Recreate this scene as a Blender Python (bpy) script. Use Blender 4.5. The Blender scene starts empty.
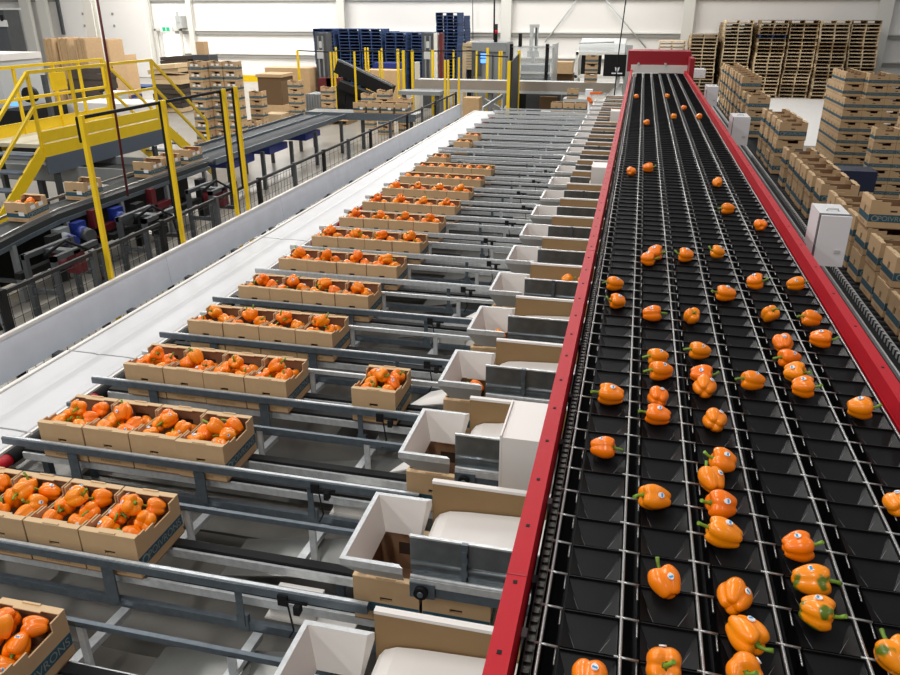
import bpy, math, random
from mathutils import Vector, Matrix, Euler
random.seed(7)
C = bpy.context.scene.collection
R_ = random.Random(11)
# ------------------------------------------------------------------ camera frame
H0 = 3.45                                   # eye height over the hall floor
FOC = 755.0; PCX = 450.0; PCY = 337.5
_d = Vector((645 - PCX, PCY - 10, FOC)).normalized()
_p = math.atan2(PCY - 10, FOC)
_u = Vector((0, math.cos(_p), -math.sin(_p)))
_x = -_d.cross(_u)
# rows: world x, y, z expressed in (right, up, forward)
def _ray(px, py):
    c = Vector((px - PCX, PCY - py, FOC))
    return Vector((_x.dot(c), _d.dot(c), _u.dot(c)))
def at(px, py, X=None, Y=None, z=None):
    r = _ray(px, py)
    t = X / r.x if X is not None else Y / r.y if Y is not None else (z - H0) / r.z
    r = r * t
    return Vector((r.x, r.y, r.z + H0))
# ------------------------------------------------------------------ materials
def lin(c):
    return tuple(((v / 255) / 12.92 if v / 255 <= 0.04045 else ((v / 255 + 0.055) / 1.055) ** 2.4) for v in c)
def mat(name, rgb, rough=0.6, metal=0.0, var=0.0, scale=8.0, bump=0.0, coat=0.0, objvar=0.0, stretch=None, emit=0.0, spec=None, alpha=1.0):
    m = bpy.data.materials.new(name); m.use_nodes = True
    nt = m.node_tree; b = nt.nodes['Principled BSDF']
    col = (*lin(rgb), 1)
    b.inputs['Base Color'].default_value = col
    b.inputs['Roughness'].default_value = rough
    b.inputs['Metallic'].default_value = metal
    if coat: b.inputs['Coat Weight'].default_value = coat; b.inputs['Coat Roughness'].default_value = 0.12
    if spec is not None: b.inputs['Specular IOR Level'].default_value = spec
    if alpha < 1: b.inputs['Alpha'].default_value = alpha
    if emit:
        b.inputs['Emission Color'].default_value = col; b.inputs['Emission Strength'].default_value = emit
    last = None
    if var or bump:
        tc = nt.nodes.new('ShaderNodeTexCoord'); src = tc.outputs['Object']
        if stretch:
            mp = nt.nodes.new('ShaderNodeMapping'); mp.inputs['Scale'].default_value = stretch
            nt.links.new(src, mp.inputs['Vector']); src = mp.outputs['Vector']
        n = nt.nodes.new('ShaderNodeTexNoise'); n.inputs['Scale'].default_value = scale; n.inputs['Detail'].default_value = 5
        nt.links.new(src, n.inputs['Vector'])
        if var:
            r = nt.nodes.new('ShaderNodeMapRange'); r.inputs['From Min'].default_value = 0.3; r.inputs['From Max'].default_value = 0.7
            r.inputs['To Min'].default_value = 1 - var; r.inputs['To Max'].default_value = 1 + var
            nt.links.new(n.outputs['Fac'], r.inputs['Value'])
            last = r.outputs['Result']
        if bump:
            bp = nt.nodes.new('ShaderNodeBump'); bp.inputs['Strength'].default_value = bump; bp.inputs['Distance'].default_value = 0.01
            nt.links.new(n.outputs['Fac'], bp.inputs['Height']); nt.links.new(bp.outputs['Normal'], b.inputs['Normal'])
    if objvar:
        oi = nt.nodes.new('ShaderNodeObjectInfo')
        r2 = nt.nodes.new('ShaderNodeMapRange'); r2.inputs['To Min'].default_value = 1 - objvar; r2.inputs['To Max'].default_value = 1 + objvar
        nt.links.new(oi.outputs['Random'], r2.inputs['Value'])
        if last is not None:
            mu = nt.nodes.new('ShaderNodeMath'); mu.operation = 'MULTIPLY'
            nt.links.new(last, mu.inputs[0]); nt.links.new(r2.outputs['Result'], mu.inputs[1]); last = mu.outputs[0]
        else:
            last = r2.outputs['Result']
    if last is not None:
        hs = nt.nodes.new('ShaderNodeHueSaturation'); hs.inputs['Color'].default_value = col
        nt.links.new(last, hs.inputs['Value']); nt.links.new(hs.outputs['Color'], b.inputs['Base Color'])
    return m
def pepper_mat(name, a, b_, green=False):
    m = bpy.data.materials.new(name); m.use_nodes = True
    nt = m.node_tree; b = nt.nodes['Principled BSDF']
    b.inputs['Roughness'].default_value = 0.28
    b.inputs['Coat Weight'].default_value = 0.25; b.inputs['Coat Roughness'].default_value = 0.1
    oi = nt.nodes.new('ShaderNodeObjectInfo')
    mx = nt.nodes.new('ShaderNodeMix'); mx.data_type = 'RGBA'
    mx.inputs['A'].default_value = (*lin(a), 1); mx.inputs['B'].default_value = (*lin(b_), 1)
    nt.links.new(oi.outputs['Random'], mx.inputs['Factor'])
    out = mx.outputs['Result']
    if green:
        tc = nt.nodes.new('ShaderNodeTexCoord'); n = nt.nodes.new('ShaderNodeTexNoise'); n.inputs['Scale'].default_value = 17
        nt.links.new(tc.outputs['Object'], n.inputs['Vector'])
        rp = nt.nodes.new('ShaderNodeMapRange'); rp.inputs['From Min'].default_value = .56; rp.inputs['From Max'].default_value = .63
        nt.links.new(n.outputs['Fac'], rp.inputs['Value'])
        m2 = nt.nodes.new('ShaderNodeMix'); m2.data_type = 'RGBA'; m2.inputs['B'].default_value = (*lin((92, 112, 20)), 1)
        nt.links.new(rp.outputs['Result'], m2.inputs['Factor']); nt.links.new(out, m2.inputs['A']); out = m2.outputs['Result']
    nt.links.new(out, b.inputs['Base Color'])
    return m
M = dict(
    floor=mat('floor concrete', (150, 145, 136), .28, var=.10, scale=1.3),
    wall=mat('wall panel', (236, 233, 228), .55, var=.02, scale=.6),
    steelwhite=mat('white painted steel', (222, 220, 212), .5),
    girt_shadow_and_fixing=mat('ledge shadow and fixing grey', (150, 148, 143), .6),
    red=mat('red painted rail', (182, 18, 34), .5, var=.05, scale=5, spec=.25),
    darkred=mat('dark red housing', (150, 16, 30), .45),
    black=mat('black tray plastic', (14, 14, 15), .42, var=.25, scale=20, spec=.22),
    glint=mat('painted tray crease glint', (120, 120, 120), .4),
    blackm=mat('black machine frame', (20, 20, 21), .65, spec=.25),
    rod=mat('bright steel rod', (164, 164, 162), .36, metal=.85),
    chain=mat('dark steel chain', (70, 68, 64), .45, metal=.7, var=.5, scale=120),
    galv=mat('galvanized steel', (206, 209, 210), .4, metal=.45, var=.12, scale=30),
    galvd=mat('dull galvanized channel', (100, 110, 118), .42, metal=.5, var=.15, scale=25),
    sheet=mat('stainless sheet', (150, 150, 146), .34, metal=.75, var=.1, scale=6),
    flap=mat('grey steel flap', (118, 124, 127), .3, metal=.72, var=.18, scale=14),
    white=mat('white plastic', (232, 228, 222), .4),
    belt=mat('white belt', (206, 206, 207), .45, var=.03, scale=3),
    bluegrey=mat('blue grey guard', (224, 231, 242), .42, metal=.2, var=.05, scale=4),
    brown=mat('brown panel board', (146, 117, 78), .7, var=.05, scale=8),
    card=mat('cardboard', (192, 160, 120), .85, var=.05, scale=9, objvar=.07),
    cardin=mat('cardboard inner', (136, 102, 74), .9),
    slot_shade=mat('painted slot shade', (52, 34, 22), .9),
    pan=mat('dull steel pan', (104, 101, 95), .42, metal=.5, var=.3, scale=2.2),
    cardedge=mat('cardboard fold edge', (208, 178, 138), .85),
    band=mat('teal printed band', (44, 82, 96), .8, var=.08, scale=30),
    print=mat('band lettering', (138, 142, 132), .8),
    smallprint=mat('faint carton print', (150, 116, 78), .85),
    sticker=mat('white sticker', (235, 238, 240), .5),
    stickerblue=mat('blue sticker print', (70, 150, 205), .5),
    stem=mat('pepper stem green', (112, 150, 40), .5, objvar=.25),
    calyx=mat('pepper calyx green', (74, 112, 26), .5),
    yellow=mat('safety yellow', (238, 200, 8), .45, var=.04, scale=6),
    mesh=mat('black wire mesh', (14, 14, 14), .6),
    grating=mat('pale grating', (186, 180, 158), .6),
    blue=mat('blue motor', (24, 44, 122), .4),
    navy=mat('navy plastic', (22, 32, 60), .5),
    bluepal=mat('blue pallet wood', (40, 64, 106), .75, var=.2, scale=6, objvar=.25),
    wood=mat('pallet wood', (205, 184, 150), .85, var=.15, scale=5, objvar=.28),
    wooddark=mat('weathered and rear shade wood', (150, 124, 88), .85, var=.2, scale=5, objvar=.25),
    cab=mat('white cabinet', (226, 224, 224), .38),
    cabgrey=mat('light grey cabinet side', (176, 176, 178), .4),
    seal=mat('grey rubber seal', (88, 88, 92), .6),
    dgrey=mat('dark grey machine', (66, 69, 72), .5, var=.1, scale=5),
    mgrey=mat('mid grey machine', (128, 132, 134), .45, var=.05, scale=4),
    lgrey=mat('pale grey machine', (188, 190, 188), .45),
    platform=mat('slate platform fascia', (84, 94, 106), .6),
    taupe=mat('taupe conveyor side', (150, 140, 128), .5, var=.05, scale=3),
    beltdark=mat('dark conveyor belt', (40, 44, 44), .6),
    maroon=mat('maroon frame', (92, 18, 26), .5),
    orangepl=mat('orange plastic', (232, 108, 20), .45),
    screen=mat('lit screen', (90, 150, 255), .3, emit=1.6),
    greenlit=mat('lit green sign', (20, 170, 110), .4, emit=.6),
    daylight=mat('daylight in doorway', (250, 250, 248), .5, emit=3.0),
    glass=mat('clear guard panel', (215, 222, 224), .12, alpha=.22),
    cartondark=mat('dark bulk box board', (104, 80, 52), .85, var=.06, scale=6, stretch=(12, 12, .5)),
    scrap=mat('scrap board', (206, 180, 140), .85, objvar=.2),
    scrapdark=mat('dark scrap board', (70, 62, 54), .85, objvar=.2),
)
M['pepper'] = pepper_mat('orange pepper skin', (255, 122, 3), (255, 148, 8))
M['peppergreen'] = pepper_mat('orange pepper skin with green', (252, 146, 12), (255, 152, 16), True)
# ------------------------------------------------------------------ mesh builder
class MB:
    def __init__(s): s.v = []; s.f = []; s.m = []; s.s = []
    def add(s, vs, fs, m=0, smooth=False):
        o = len(s.v); s.v += [Vector(v) for v in vs]
        for f in fs: s.f.append([o + i for i in f]); s.m.append(m); s.s.append(smooth)
    def box(s, x0, x1, y0, y1, z0, z1, m=0):
        s.add([(x0, y0, z0), (x1, y0, z0), (x1, y1, z0), (x0, y1, z0), (x0, y0, z1), (x1, y0, z1), (x1, y1, z1), (x0, y1, z1)],
              [(0, 3, 2, 1), (4, 5, 6, 7), (0, 1, 5, 4), (1, 2, 6, 5), (2, 3, 7, 6), (3, 0, 4, 7)], m)
        return s
    def bar(s, p, q, w, h, m=0, up=(0, 0, 1)):
        p = Vector(p); q = Vector(q); d = (q - p).normalized(); u = Vector(up)
        a = d.cross(u)
        if a.length < 1e-5: a = d.cross(Vector((0, 1, 0)))
        a.normalize(); b = a.cross(d).normalized()
        a *= w / 2; b *= h / 2
        s.add([p - a - b, p + a - b, p + a + b, p - a + b, q - a - b, q + a - b, q + a + b, q - a + b],
              [(0, 3, 2, 1), (4, 5, 6, 7), (0, 1, 5, 4), (1, 2, 6, 5), (2, 3, 7, 6), (3, 0, 4, 7)][::1], m)
        return s
    def tube(s, pts, r, m=0, n=8, cap=True):
        pts = [Vector(p) for p in pts]; rs = r if isinstance(r, (list, tuple)) else [r] * len(pts)
        rings = []
        t0 = (pts[1] - pts[0]).normalized()
        a = t0.cross(Vector((0, 0, 1)))
        if a.length < 1e-3: a = t0.cross(Vector((0, 1, 0)))
        a.normalize()
        vs = []
        for i, p in enumerate(pts):
            t = (pts[min(i + 1, len(pts) - 1)] - pts[max(i - 1, 0)]).normalized()
            a = (a - t * a.dot(t)).normalized(); b = t.cross(a)
            for k in range(n):
                an = 2 * math.pi * k / n
                vs.append(p + (a * math.cos(an) + b * math.sin(an)) * rs[i])
        fs = []
        for i in range(len(pts) - 1):
            for k in range(n):
                k2 = (k + 1) % n
                fs.append((i * n + k, i * n + k2, (i + 1) * n + k2, (i + 1) * n + k))
        s.add(vs, fs, m, True)
        if cap:
            o = len(s.v) - len(vs)
            s.f.append([o + k for k in range(n)][::-1]); s.m.append(m); s.s.append(False)
            s.f.append([o + (len(pts) - 1) * n + k for k in range(n)]); s.m.append(m); s.s.append(False)
        return s
    def prism(s, poly, a, b, axis='x', m=0):
        def P(u, v, w):
            return {'x': (w, u, v), 'y': (u, w, v), 'z': (u, v, w)}[axis]
        n = len(poly)
        vs = [P(u, v, a) for u, v in poly] + [P(u, v, b) for u, v in poly]
        fs = [tuple(range(n))[::-1], tuple(range(n, 2 * n))] + [(i, (i + 1) % n, n + (i + 1) % n, n + i) for i in range(n)]
        s.add(vs, fs, m); return s
    def join(s, o, mtx=None):
        b = len(s.v); s.v += [mtx @ v if mtx else v.copy() for v in o.v]
        s.f += [[b + i for i in f] for f in o.f]; s.m += o.m; s.s += o.s
        return s
    def mesh(s, name, mats):
        me = bpy.data.meshes.new(name); me.from_pydata([tuple(v) for v in s.v], [], s.f)
        for m in mats: me.materials.append(m)
        me.polygons.foreach_set('material_index', s.m); me.polygons.foreach_set('use_smooth', s.s)
        me.update(); return me
    def build(s, name, mats, parent=None, local=False):
        if not isinstance(mats, (list, tuple)): mats = [mats]
        if parent is not None and not local:
            q = parent
            while q is not None:
                for v in s.v: v -= q.location
                q = q.parent
        o = bpy.data.objects.new(name, s.mesh(name, mats)); C.objects.link(o)
        if parent is not None: o.parent = parent
        return o
def tag(o, label=None, cat=None, group=None, kind=None):
    if label: o['label'] = label
    if cat: o['category'] = cat
    if group: o['group'] = group
    if kind: o['kind'] = kind
    return o
def empty(name, loc, label=None, cat=None, group=None):
    o = bpy.data.objects.new(name, None); C.objects.link(o); o.location = loc; o.empty_display_size = .1
    return tag(o, label, cat, group)
def rootmesh(mb, name, mats, loc):
    """a thing whose own mesh sits at loc (mesh built in world coordinates)"""
    loc = Vector(loc)
    for v in mb.v: v -= loc
    o = mb.build(name, mats); o.location = loc
    return o
KIDS = {}
def copy_tree(o, parent=None):
    c = o.copy(); C.objects.link(c)
    if parent is not None: c.parent = parent
    for ch in KIDS.get(o.name, ()): copy_tree(ch, c)
    return c
def reg(root, *kids): KIDS[root.name] = list(kids)
ORD = 'first second third fourth fifth sixth seventh eighth ninth tenth eleventh twelfth thirteenth fourteenth fifteenth sixteenth seventeenth eighteenth nineteenth twentieth twenty-first twenty-second twenty-third twenty-fourth twenty-fifth twenty-sixth twenty-seventh twenty-eighth twenty-ninth thirtieth'.split()
def struct(mb, name, mats): return tag(mb.build(name, mats), kind='structure')
PITCH = .89
def YK(k): return 1.72 + PITCH * k
# ------------------------------------------------------------------ the hall
struct(MB().box(-45, 22, -3, 40, -.1, 0), 'floor', M['floor'])
struct(MB().box(-45, 22, 39.5, 39.8, 0, 9), 'wall_back', M['wall'])
n = 0
def trim(mb, m):
    global n
    n += 1
    return struct(mb, f'trim_{n}', m)
for z0, z1 in ((3.87, 4.15), (2.26, 2.42), (1.12, 1.27)):          # horizontal girts, grey strips painting the shadow bands under white ledges
    trim(MB().box(-24.6 if z1 < 3 else -45, 22, 39.38, 39.5, z0, z1), M['girt_shadow_and_fixing'])
    trim(MB().box(-24.6 if z1 < 3 else -45, 22, 39.34, 39.5, z1, z1 + .06), M['steelwhite'])
for px, w in ((148, .34), (190, .28), (341, .4), (506, .5), (688, .5), (884, .55)):   # steel columns
    x = at(px, 20, Y=39.2).x
    mb = MB(); mb.box(x - w / 2, x + w / 2, 39.16, 39.2, 0, 9); mb.box(x - w / 2, x + w / 2, 39.3, 39.34, 0, 9); mb.box(x - .03, x + .03, 39.2, 39.3, 0, 9)
    trim(mb, M['steelwhite'])
x = at(90, 20, Y=27).x
mb = MB(); mb.box(x - .2, x + .2, 26.95, 27.0, 0, 9); mb.box(x - .2, x + .2, 27.2, 27.25, 0, 9); mb.box(x - .04, x + .04, 27, 27.2, 0, 9)
trim(mb, M['steelwhite'])                                          # nearer column behind the crossover
# bright insulated panel with fixings, darker recess beside it
xa, xb = at(58, 20, Y=39).x, at(145, 20, Y=39).x
mb = MB(); mb.box(xa, xb, 39.1, 39.3, 0.02, 9)
for fx in (.28, .62):
    for zz in (2.6, 3.2): mb.box(xa + (xb - xa) * fx, xa + (xb - xa) * fx + .12, 39.07, 39.1, zz, zz + .12, 1)
trim(mb, [M['wall'], M['girt_shadow_and_fixing']])
for px in (28, 45):
    x = at(px, 20, Y=39.2).x
    trim(MB().box(x - .3, x + .3, 39.1, 39.34, 0, 9), M['steelwhite'])
x = at(60, 20, Y=38.9).x; trim(MB().box(x - .07, x + .07, 38.9, 39.05, 2.2, 9), M['dgrey'])
# doorway with daylight, its frame and the exit sign
d0, d1 = at(164.5, 40, Y=39.4).x, at(181, 40, Y=39.4).x
door = MB(); door.box(d0, d1, 39.36, 39.42, .02, 2.2, 0)
struct(door, 'door_1', M['daylight'])
mb = MB()
for xx in (d0 - .5, d0 - .12, d1 + .02): mb.box(xx, xx + .14, 39.28, 39.4, 0, 2.5)
mb.box(d0 - .5, d1 + .16, 39.28, 39.4, 2.42, 2.56)
trim(mb, M['steelwhite'])
p = at(166.5, 29, Y=39.1)
ex = MB(); ex.box(p.x - .36, p.x + .36, 39.05, 39.15, p.z - .14, p.z + .14, 0)
for sx in (-.2, .04): ex.box(p.x + sx, p.x + sx + .17, 39.03, 39.05, p.z - .09, p.z + .09, 1)
e = empty('exit_sign', (p.x, 39.1, p.z), 'small exit sign with two lit green squares above the bright doorway', 'sign')
e1 = ex.build('sign_box', [M['sticker'], M['greenlit']], e)
p = at(180, 22, Y=39.1)
mb = MB(); mb.box(p.x - .16, p.x + .16, 38.95, 39.5, p.z - .3, p.z + .3)
mb.box(p.x - .05, p.x + .05, 38.9, 38.95, p.z, p.z + .5)
tag(mb.build('wall_lamp', M['lgrey']), 'small grey lamp fitting on the wall above the bright doorway', 'lamp')
# yellow barrier board along the wall foot
p, q = at(241, 75, Y=33), at(258, 82, Y=33)
mb = MB(); mb.box(p.x - 1.2, q.x + .8, 33, 33.06, q.z, p.z, 0)
for xx in (p.x - 1.1, q.x + .7): mb.box(xx, xx + .08, 33.06, 33.14, 0, p.z, 0)
tag(mb.build('barrier', M['yellow']), 'yellow barrier board standing low in front of the back wall', 'barrier')
# roof bracing rods and hanging leads on the back wall
def lead(name, pts, r, m, label, cat):
    tag(MB().tube(pts, r, 0, 6).build(name, m), label, cat)
lead('brace_rod', [at(577, 0, Y=39.25), at(545, 42, Y=39.25)], .035, M['lgrey'], 'thin pale brace rod slanting down to the left on the back wall', 'rod')
lead('brace_rod', [at(606, 0, Y=39.25), at(646, 48, Y=39.25)], .035, M['lgrey'], 'thin pale brace rod slanting down behind the red header', 'rod')
lead('power_cord', [at(627, -8, Y=22.6), at(619, 50, Y=22.6), at(614, 98, Y=22.6)], .018, M['blackm'], 'black cord hanging past the black panel near the far chutes', 'cord')
lead('power_cord', [at(494.5, -8, Y=27.2), at(494, 40, Y=27.2)], .03, M['blackm'], 'black cord hanging down to the grey palletizer cell', 'cord')
lead('power_cord', [at(472.5, -8, Y=38.8), at(473, 40, Y=38.8)], .02, M['dgrey'], 'thin grey cord hanging by the tallest blue pallet stack', 'cord')
lead('power_cord', [at(96, -8, X=-6.6), at(105, 45, X=-6.6), at(128, 196, X=-6.6)], .017, M['maroon'], 'dark red cord hanging in front of the yellow crossover', 'cord')
# ------------------------------------------------------------------ sorter
Z = 2.13
sorter = empty('fruit_sorter', (.4, 9.6, 0), 'long fruit sorter with red side rails and black trays in six lanes', 'sorting machine')
S0, S1 = .55, 18.7
mb = MB(); mb.box(-.2, -.151, S0, S1, 2.06, 2.2, 0); mb.box(-.195, -.185, S0, S1, 1.86, 2.06, 0)
y = .75
while y < S1: mb.box(-.181, -.171, y, y + .011, 2.2, 2.2015, 1); y += .22
for y in (1.44, 4.2, 7.0, 9.8, 12.6, 15.4): mb.box(-.2005, -.1505, y, y + .004, 2.06, 2.2012, 2)
mb.build('side_rail', [M['red'], M['blackm'], M['darkred']], sorter)
mb = MB(); mb.prism([(.985, 2.13), (1.03, 2.13), (1.03, 2.2), (.985, 2.2)], S0, S1, 'y', 0); mb.box(1.02, 1.03, S0, S1, 1.8, 2.13, 0); mb.box(.983, 1.025, S0, S1, 2.04, 2.13, 0)
y = .8
while y < S1: mb.box(1.002, 1.012, y, y + .012, 2.2, 2.2012, 1); y += .42
mb.build('side_rail', [M['red'], M['blackm']], sorter)
mb = MB(); mb.box(-.15, .982, S0, S1 + .2, 1.78, 2.03); mb.build('bed', M['blackm'], sorter)
# drive chain beside the left rail, with cleats and clips
mb = MB(); mb.box(-.135, -.112, S0, S1, 2.03, 2.105, 0)
y = S0
while y < 8: mb.box(-.132, -.115, y + .004, y + .022, 2.105, 2.112, 0); y += .031
mb.build('drive_chain', [M['chain']], sorter)
LP = .178
for i in range(7):
    x = -.10 + LP * i
    mb = MB(); mb.tube([(x, S0, Z), (x, S1, Z)], .0044, 0, 6)
    mb.box(x - .004, x + .004, S0, S1, 2.03, Z - .006, 1)
    if i < 6:
        y = S0 + .02
        while y < S1 - .1:
            mb.tube([(x - .014, y, Z + .002), (x + .04, y, Z - .001)], .0036, 0, 5)
            mb.tube([(x + .036, y, Z - .002), (x + .036, y - .048, Z - .006)], .0026, 0, 4)
            y += .123
    mb.build('carrier_rod', [M['rod'], M['blackm']], sorter)
def tray(mb, x, y):
    w, d = .127, .112
    t, lo, lip = Z - .006, Z - .03, Z - .006
    a = [(x, y + d, t), (x + w, y + d, t), (x + .036, y + .01, lo), (x + .082, y + .01, lo), (x, y, lip), (x + w, y, lip),
         (x, y + d, 2.035), (x + w, y + d, 2.035), (x, y, 2.035), (x + w, y, 2.035)]
    mb.add(a, [(0, 2, 3, 1), (0, 4, 2), (1, 3, 5), (4, 5, 3, 2), (0, 1, 7, 6), (6, 7, 9, 8), (8, 9, 5, 4), (0, 6, 8, 4), (1, 5, 9, 7)], 0)
    mb.box(x, x + w, y + d - .003, y + d, t - .01, t + .007, 0)
    mb.tube([(x + w - .001, y + d * .72, t - .002), (x + .083, y + .012, lo + .001)], .0009, 1, 4)  # pale lines paint the highlight along the tray creases
    mb.tube([(x + .002, y + d * .8, t - .003), (x + .036, y + .012, lo + .001)], .0006, 1, 4)
rest = MB(); cnt = 0
y = S0 + .03; rows = []
while y < S1 - .15: rows.append(y); y += .123
for r_i, y in enumerate(rows):
    for i in range(6):
        x = -.10 + LP * i + .044
        vis = y > 1.0
        if vis and cnt < 100 and y < 3.6 and not (i < 1 and y < 1.05):
            m1 = MB(); tray(m1, x, y); m1.build('tray', [M['black'], M['glint']], sorter); cnt += 1
        else: tray(rest, x, y)
o = rest.build('tray', [M['black'], M['glint']], sorter); o['kind'] = 'stuff'
# far header
mb = MB(); mb.box(-.28, 1.1, S1 + .02, S1 + .9, 2.16, 2.6, 0)
mb.build('header_housing', M['darkred'], sorter)
mb = MB(); mb.box(-.19, 1.06, S1 - .02, S1 + .02, 2.14, 2.31, 0); mb.build('front_panel', M['steelwhite'], sorter)
for xx in (-.03, .56):
    mb = MB(); mb.tube([(xx, S1 - .06, 2.33), (xx, S1 - .02 + .04, 2.33)], .028, 0, 8); mb.build('knob', M['lgrey'], sorter)
mb = MB(); mb.box(1.04, 1.14, S1 - .9, S1 + .7, 2.0, 2.5); mb.build('end_cover', M['darkred'], sorter)
for y in [YK(k) + .55 for k in (0, 4, 8, 12, 16, 18)]:
    for xx in (-.14, .92):
        mb = MB(); mb.box(xx, xx + .07, y, y + .07, 0, 1.78); mb.build('leg', M['dgrey'], sorter)
# clips in the gap beside the left rail
for y in (1.2, 1.36, 1.55, 1.9, 2.25, 2.6, 3.1):
    mb = MB(); mb.box(-.15, -.137, y, y + .03, 2.03, 2.09, 0); mb.build('clip', M['rod'] if y in (1.36, 1.9) else M['dgrey'], sorter)
# ------------------------------------------------------------------ peppers
def pepper_mesh(seed, lobes, L, Rr, low=False):
    rr = random.Random(seed); mb = MB(); nu, nv = (8, 16) if low else (16, 36)
    ph = rr.random() * 6.28; prof = []
    vs = []
    for i in range(nu + 1):
        t = i / nu
        a = t * math.pi
        zz = L / 2 * math.cos(a)
        rad = Rr * (math.sin(a) ** .7) * (1.0 + .2 * math.cos(a))
        if t < .22: zz -= .011 * (1 - t / .22)        # sunken stem end
        if t > .85: zz += .007 * (t - .85) / .15       # dimpled blossom end
        for k in range(nv):
            th = 2 * math.pi * k / nv
            lob = abs(math.cos(lobes * th / 2 + ph)) ** .8
            g = 1 - .24 * (1 - lob) * (.8 + .2 * math.cos(a) ** 2)
            wob = 1 + .03 * math.sin(2 * th + ph * 2 + t * 2)
            r2 = max(rad, .0005) * g * wob
            z2 = zz + (.008 * lob * math.sin(min(t / .3, 1) * math.pi) if t < .3 else 0) - (.006 * lob * math.sin((t - .66) / .34 * math.pi) if t > .66 else 0)
            vs.append((r2 * math.cos(th), r2 * math.sin(th), z2))
    fs = []
    for i in range(nu):
        for k in range(nv):
            k2 = (k + 1) % nv
            fs.append((i * nv + k, (i + 1) * nv + k, (i + 1) * nv + k2, i * nv + k2))
    mb.add(vs, fs, 0, True)
    return mb
PV = []
SPEC = [(1, 4, .092, .05), (2, 3, .1, .047), (3, 4, .084, .05), (4, 3, .09, .049), (5, 4, .104, .047)]
for sd, lb, L, Rr in SPEC:
    body = pepper_mesh(sd, lb, L, Rr).mesh('bell_pepper', [M['pepper']])
    bodyg = body.copy(); bodyg.materials[0] = M['peppergreen']
    rr = random.Random(sd + 40)
    st = MB(); top = L / 2 - .012
    bx, by = rr.choice((-1, 1)) * rr.uniform(.006, .013), rr.uniform(-.01, .01)
    st.tube([(0, 0, top - .004), (0, 0, top + .012), (bx * .5, by * .5, top + .026), (bx * 1.8, by * 1.8, top + .042)], [.008, .0062, .0052, .0066], 0, 8)
    ca = MB(); ring = []
    for k in range(10):
        an = 2 * math.pi * k / 10; r1 = .019 if k % 2 == 0 else .012
        ring.append((r1 * math.cos(an), r1 * math.sin(an), top + (.004 if k % 2 == 0 else .001)))
    ca.add(ring + [(0, 0, top + .007), (0, 0, top - .008)], [(k, (k + 1) % 10, 10) for k in range(10)] + [((k + 1) % 10, k, 11) for k in range(10)], 0, True)
    sk = MB()
    an = .4; rad = Rr * .97
    ring = []; n0 = Vector((math.cos(an), math.sin(an), 0)); tv = Vector((-math.sin(an), math.cos(an), 0)); cc = n0 * (rad + .002)
    for k in range(12):
        q = 2 * math.pi * k / 12
        ring.append(cc + tv * (.0095 * math.cos(q)) + Vector((0, 0, .011 * math.sin(q))))
    sk.add(ring + [v - n0 * .004 for v in ring], [tuple(range(12)), tuple(range(12, 24))[::-1]] + [(k, k + 12, (k + 1) % 12 + 12, (k + 1) % 12) for k in range(12)], 0)
    c2 = cc + n0 * .0004
    sk.add([c2 + tv * -.007 + Vector((0, 0, -.006)), c2 + tv * .007 + Vector((0, 0, -.006)), c2 + tv * .007 + Vector((0, 0, .001)), c2 + tv * -.007 + Vector((0, 0, .001))], [(0, 1, 2, 3)], 1)
    PV.append((body, bodyg, st.mesh('stem', [M['stem']]), ca.mesh('calyx', [M['calyx']]), sk.mesh('fruit_sticker', [M['sticker'], M['stickerblue']]), an))
def rot_axis(axis, stick):
    """rotation carrying local +z to the stem axis with the sticker side turned towards stick"""
    zc = Vector(axis).normalized(); xc = Vector(stick) - zc * Vector(stick).dot(zc)
    if xc.length < 1e-3: xc = zc.orthogonal()
    xc.normalize(); yc = zc.cross(xc)
    m = Matrix((xc, yc, zc)).transposed()
    return m
def pepper(loc, axis, var, label, group, stem=True, sticker=True, green=False, size=1.0, stick=(0, -.35, 1), turn=0.0):
    body, bodyg, st, ca, sk, an = PV[var]
    o = bpy.data.objects.new('bell_pepper', bodyg if green else body); C.objects.link(o)
    m = rot_axis(axis, stick) @ Matrix.Rotation(turn - an, 3, 'Z')
    o.location = loc; o.rotation_euler = m.to_euler(); o.scale = (size,) * 3
    tag(o, label, 'pepper', group)
    for nm, me, on in (('stem', st, stem), ('calyx', ca, stem), ('fruit_sticker', sk, sticker)):
        if on:
            c = bpy.data.objects.new(nm, me); C.objects.link(c); c.parent = o
    return o
AX = {'l': (-1, -.1, .15), 'r': (1, -.1, .15), 'u': (-.2, .9, .35), 'c': (.1, -.75, .7), 'n': (.1, 1, -.1), 'rc': (.65, -.75, .1), 'ul': (-.45, .8, .45), 't': (0, -.3, 1)}
LOOK = {'l': 'with stem towards the left rail', 'r': 'with stem towards the right rail', 'u': 'with stem pointing to the far end', 'c': 'showing its stem end to the camera',
        'n': 'with no stem showing', 'rc': 'with long stem pointing to the camera', 'ul': 'with curled stem at the far side', 't': 'standing with stem up'}
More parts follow.
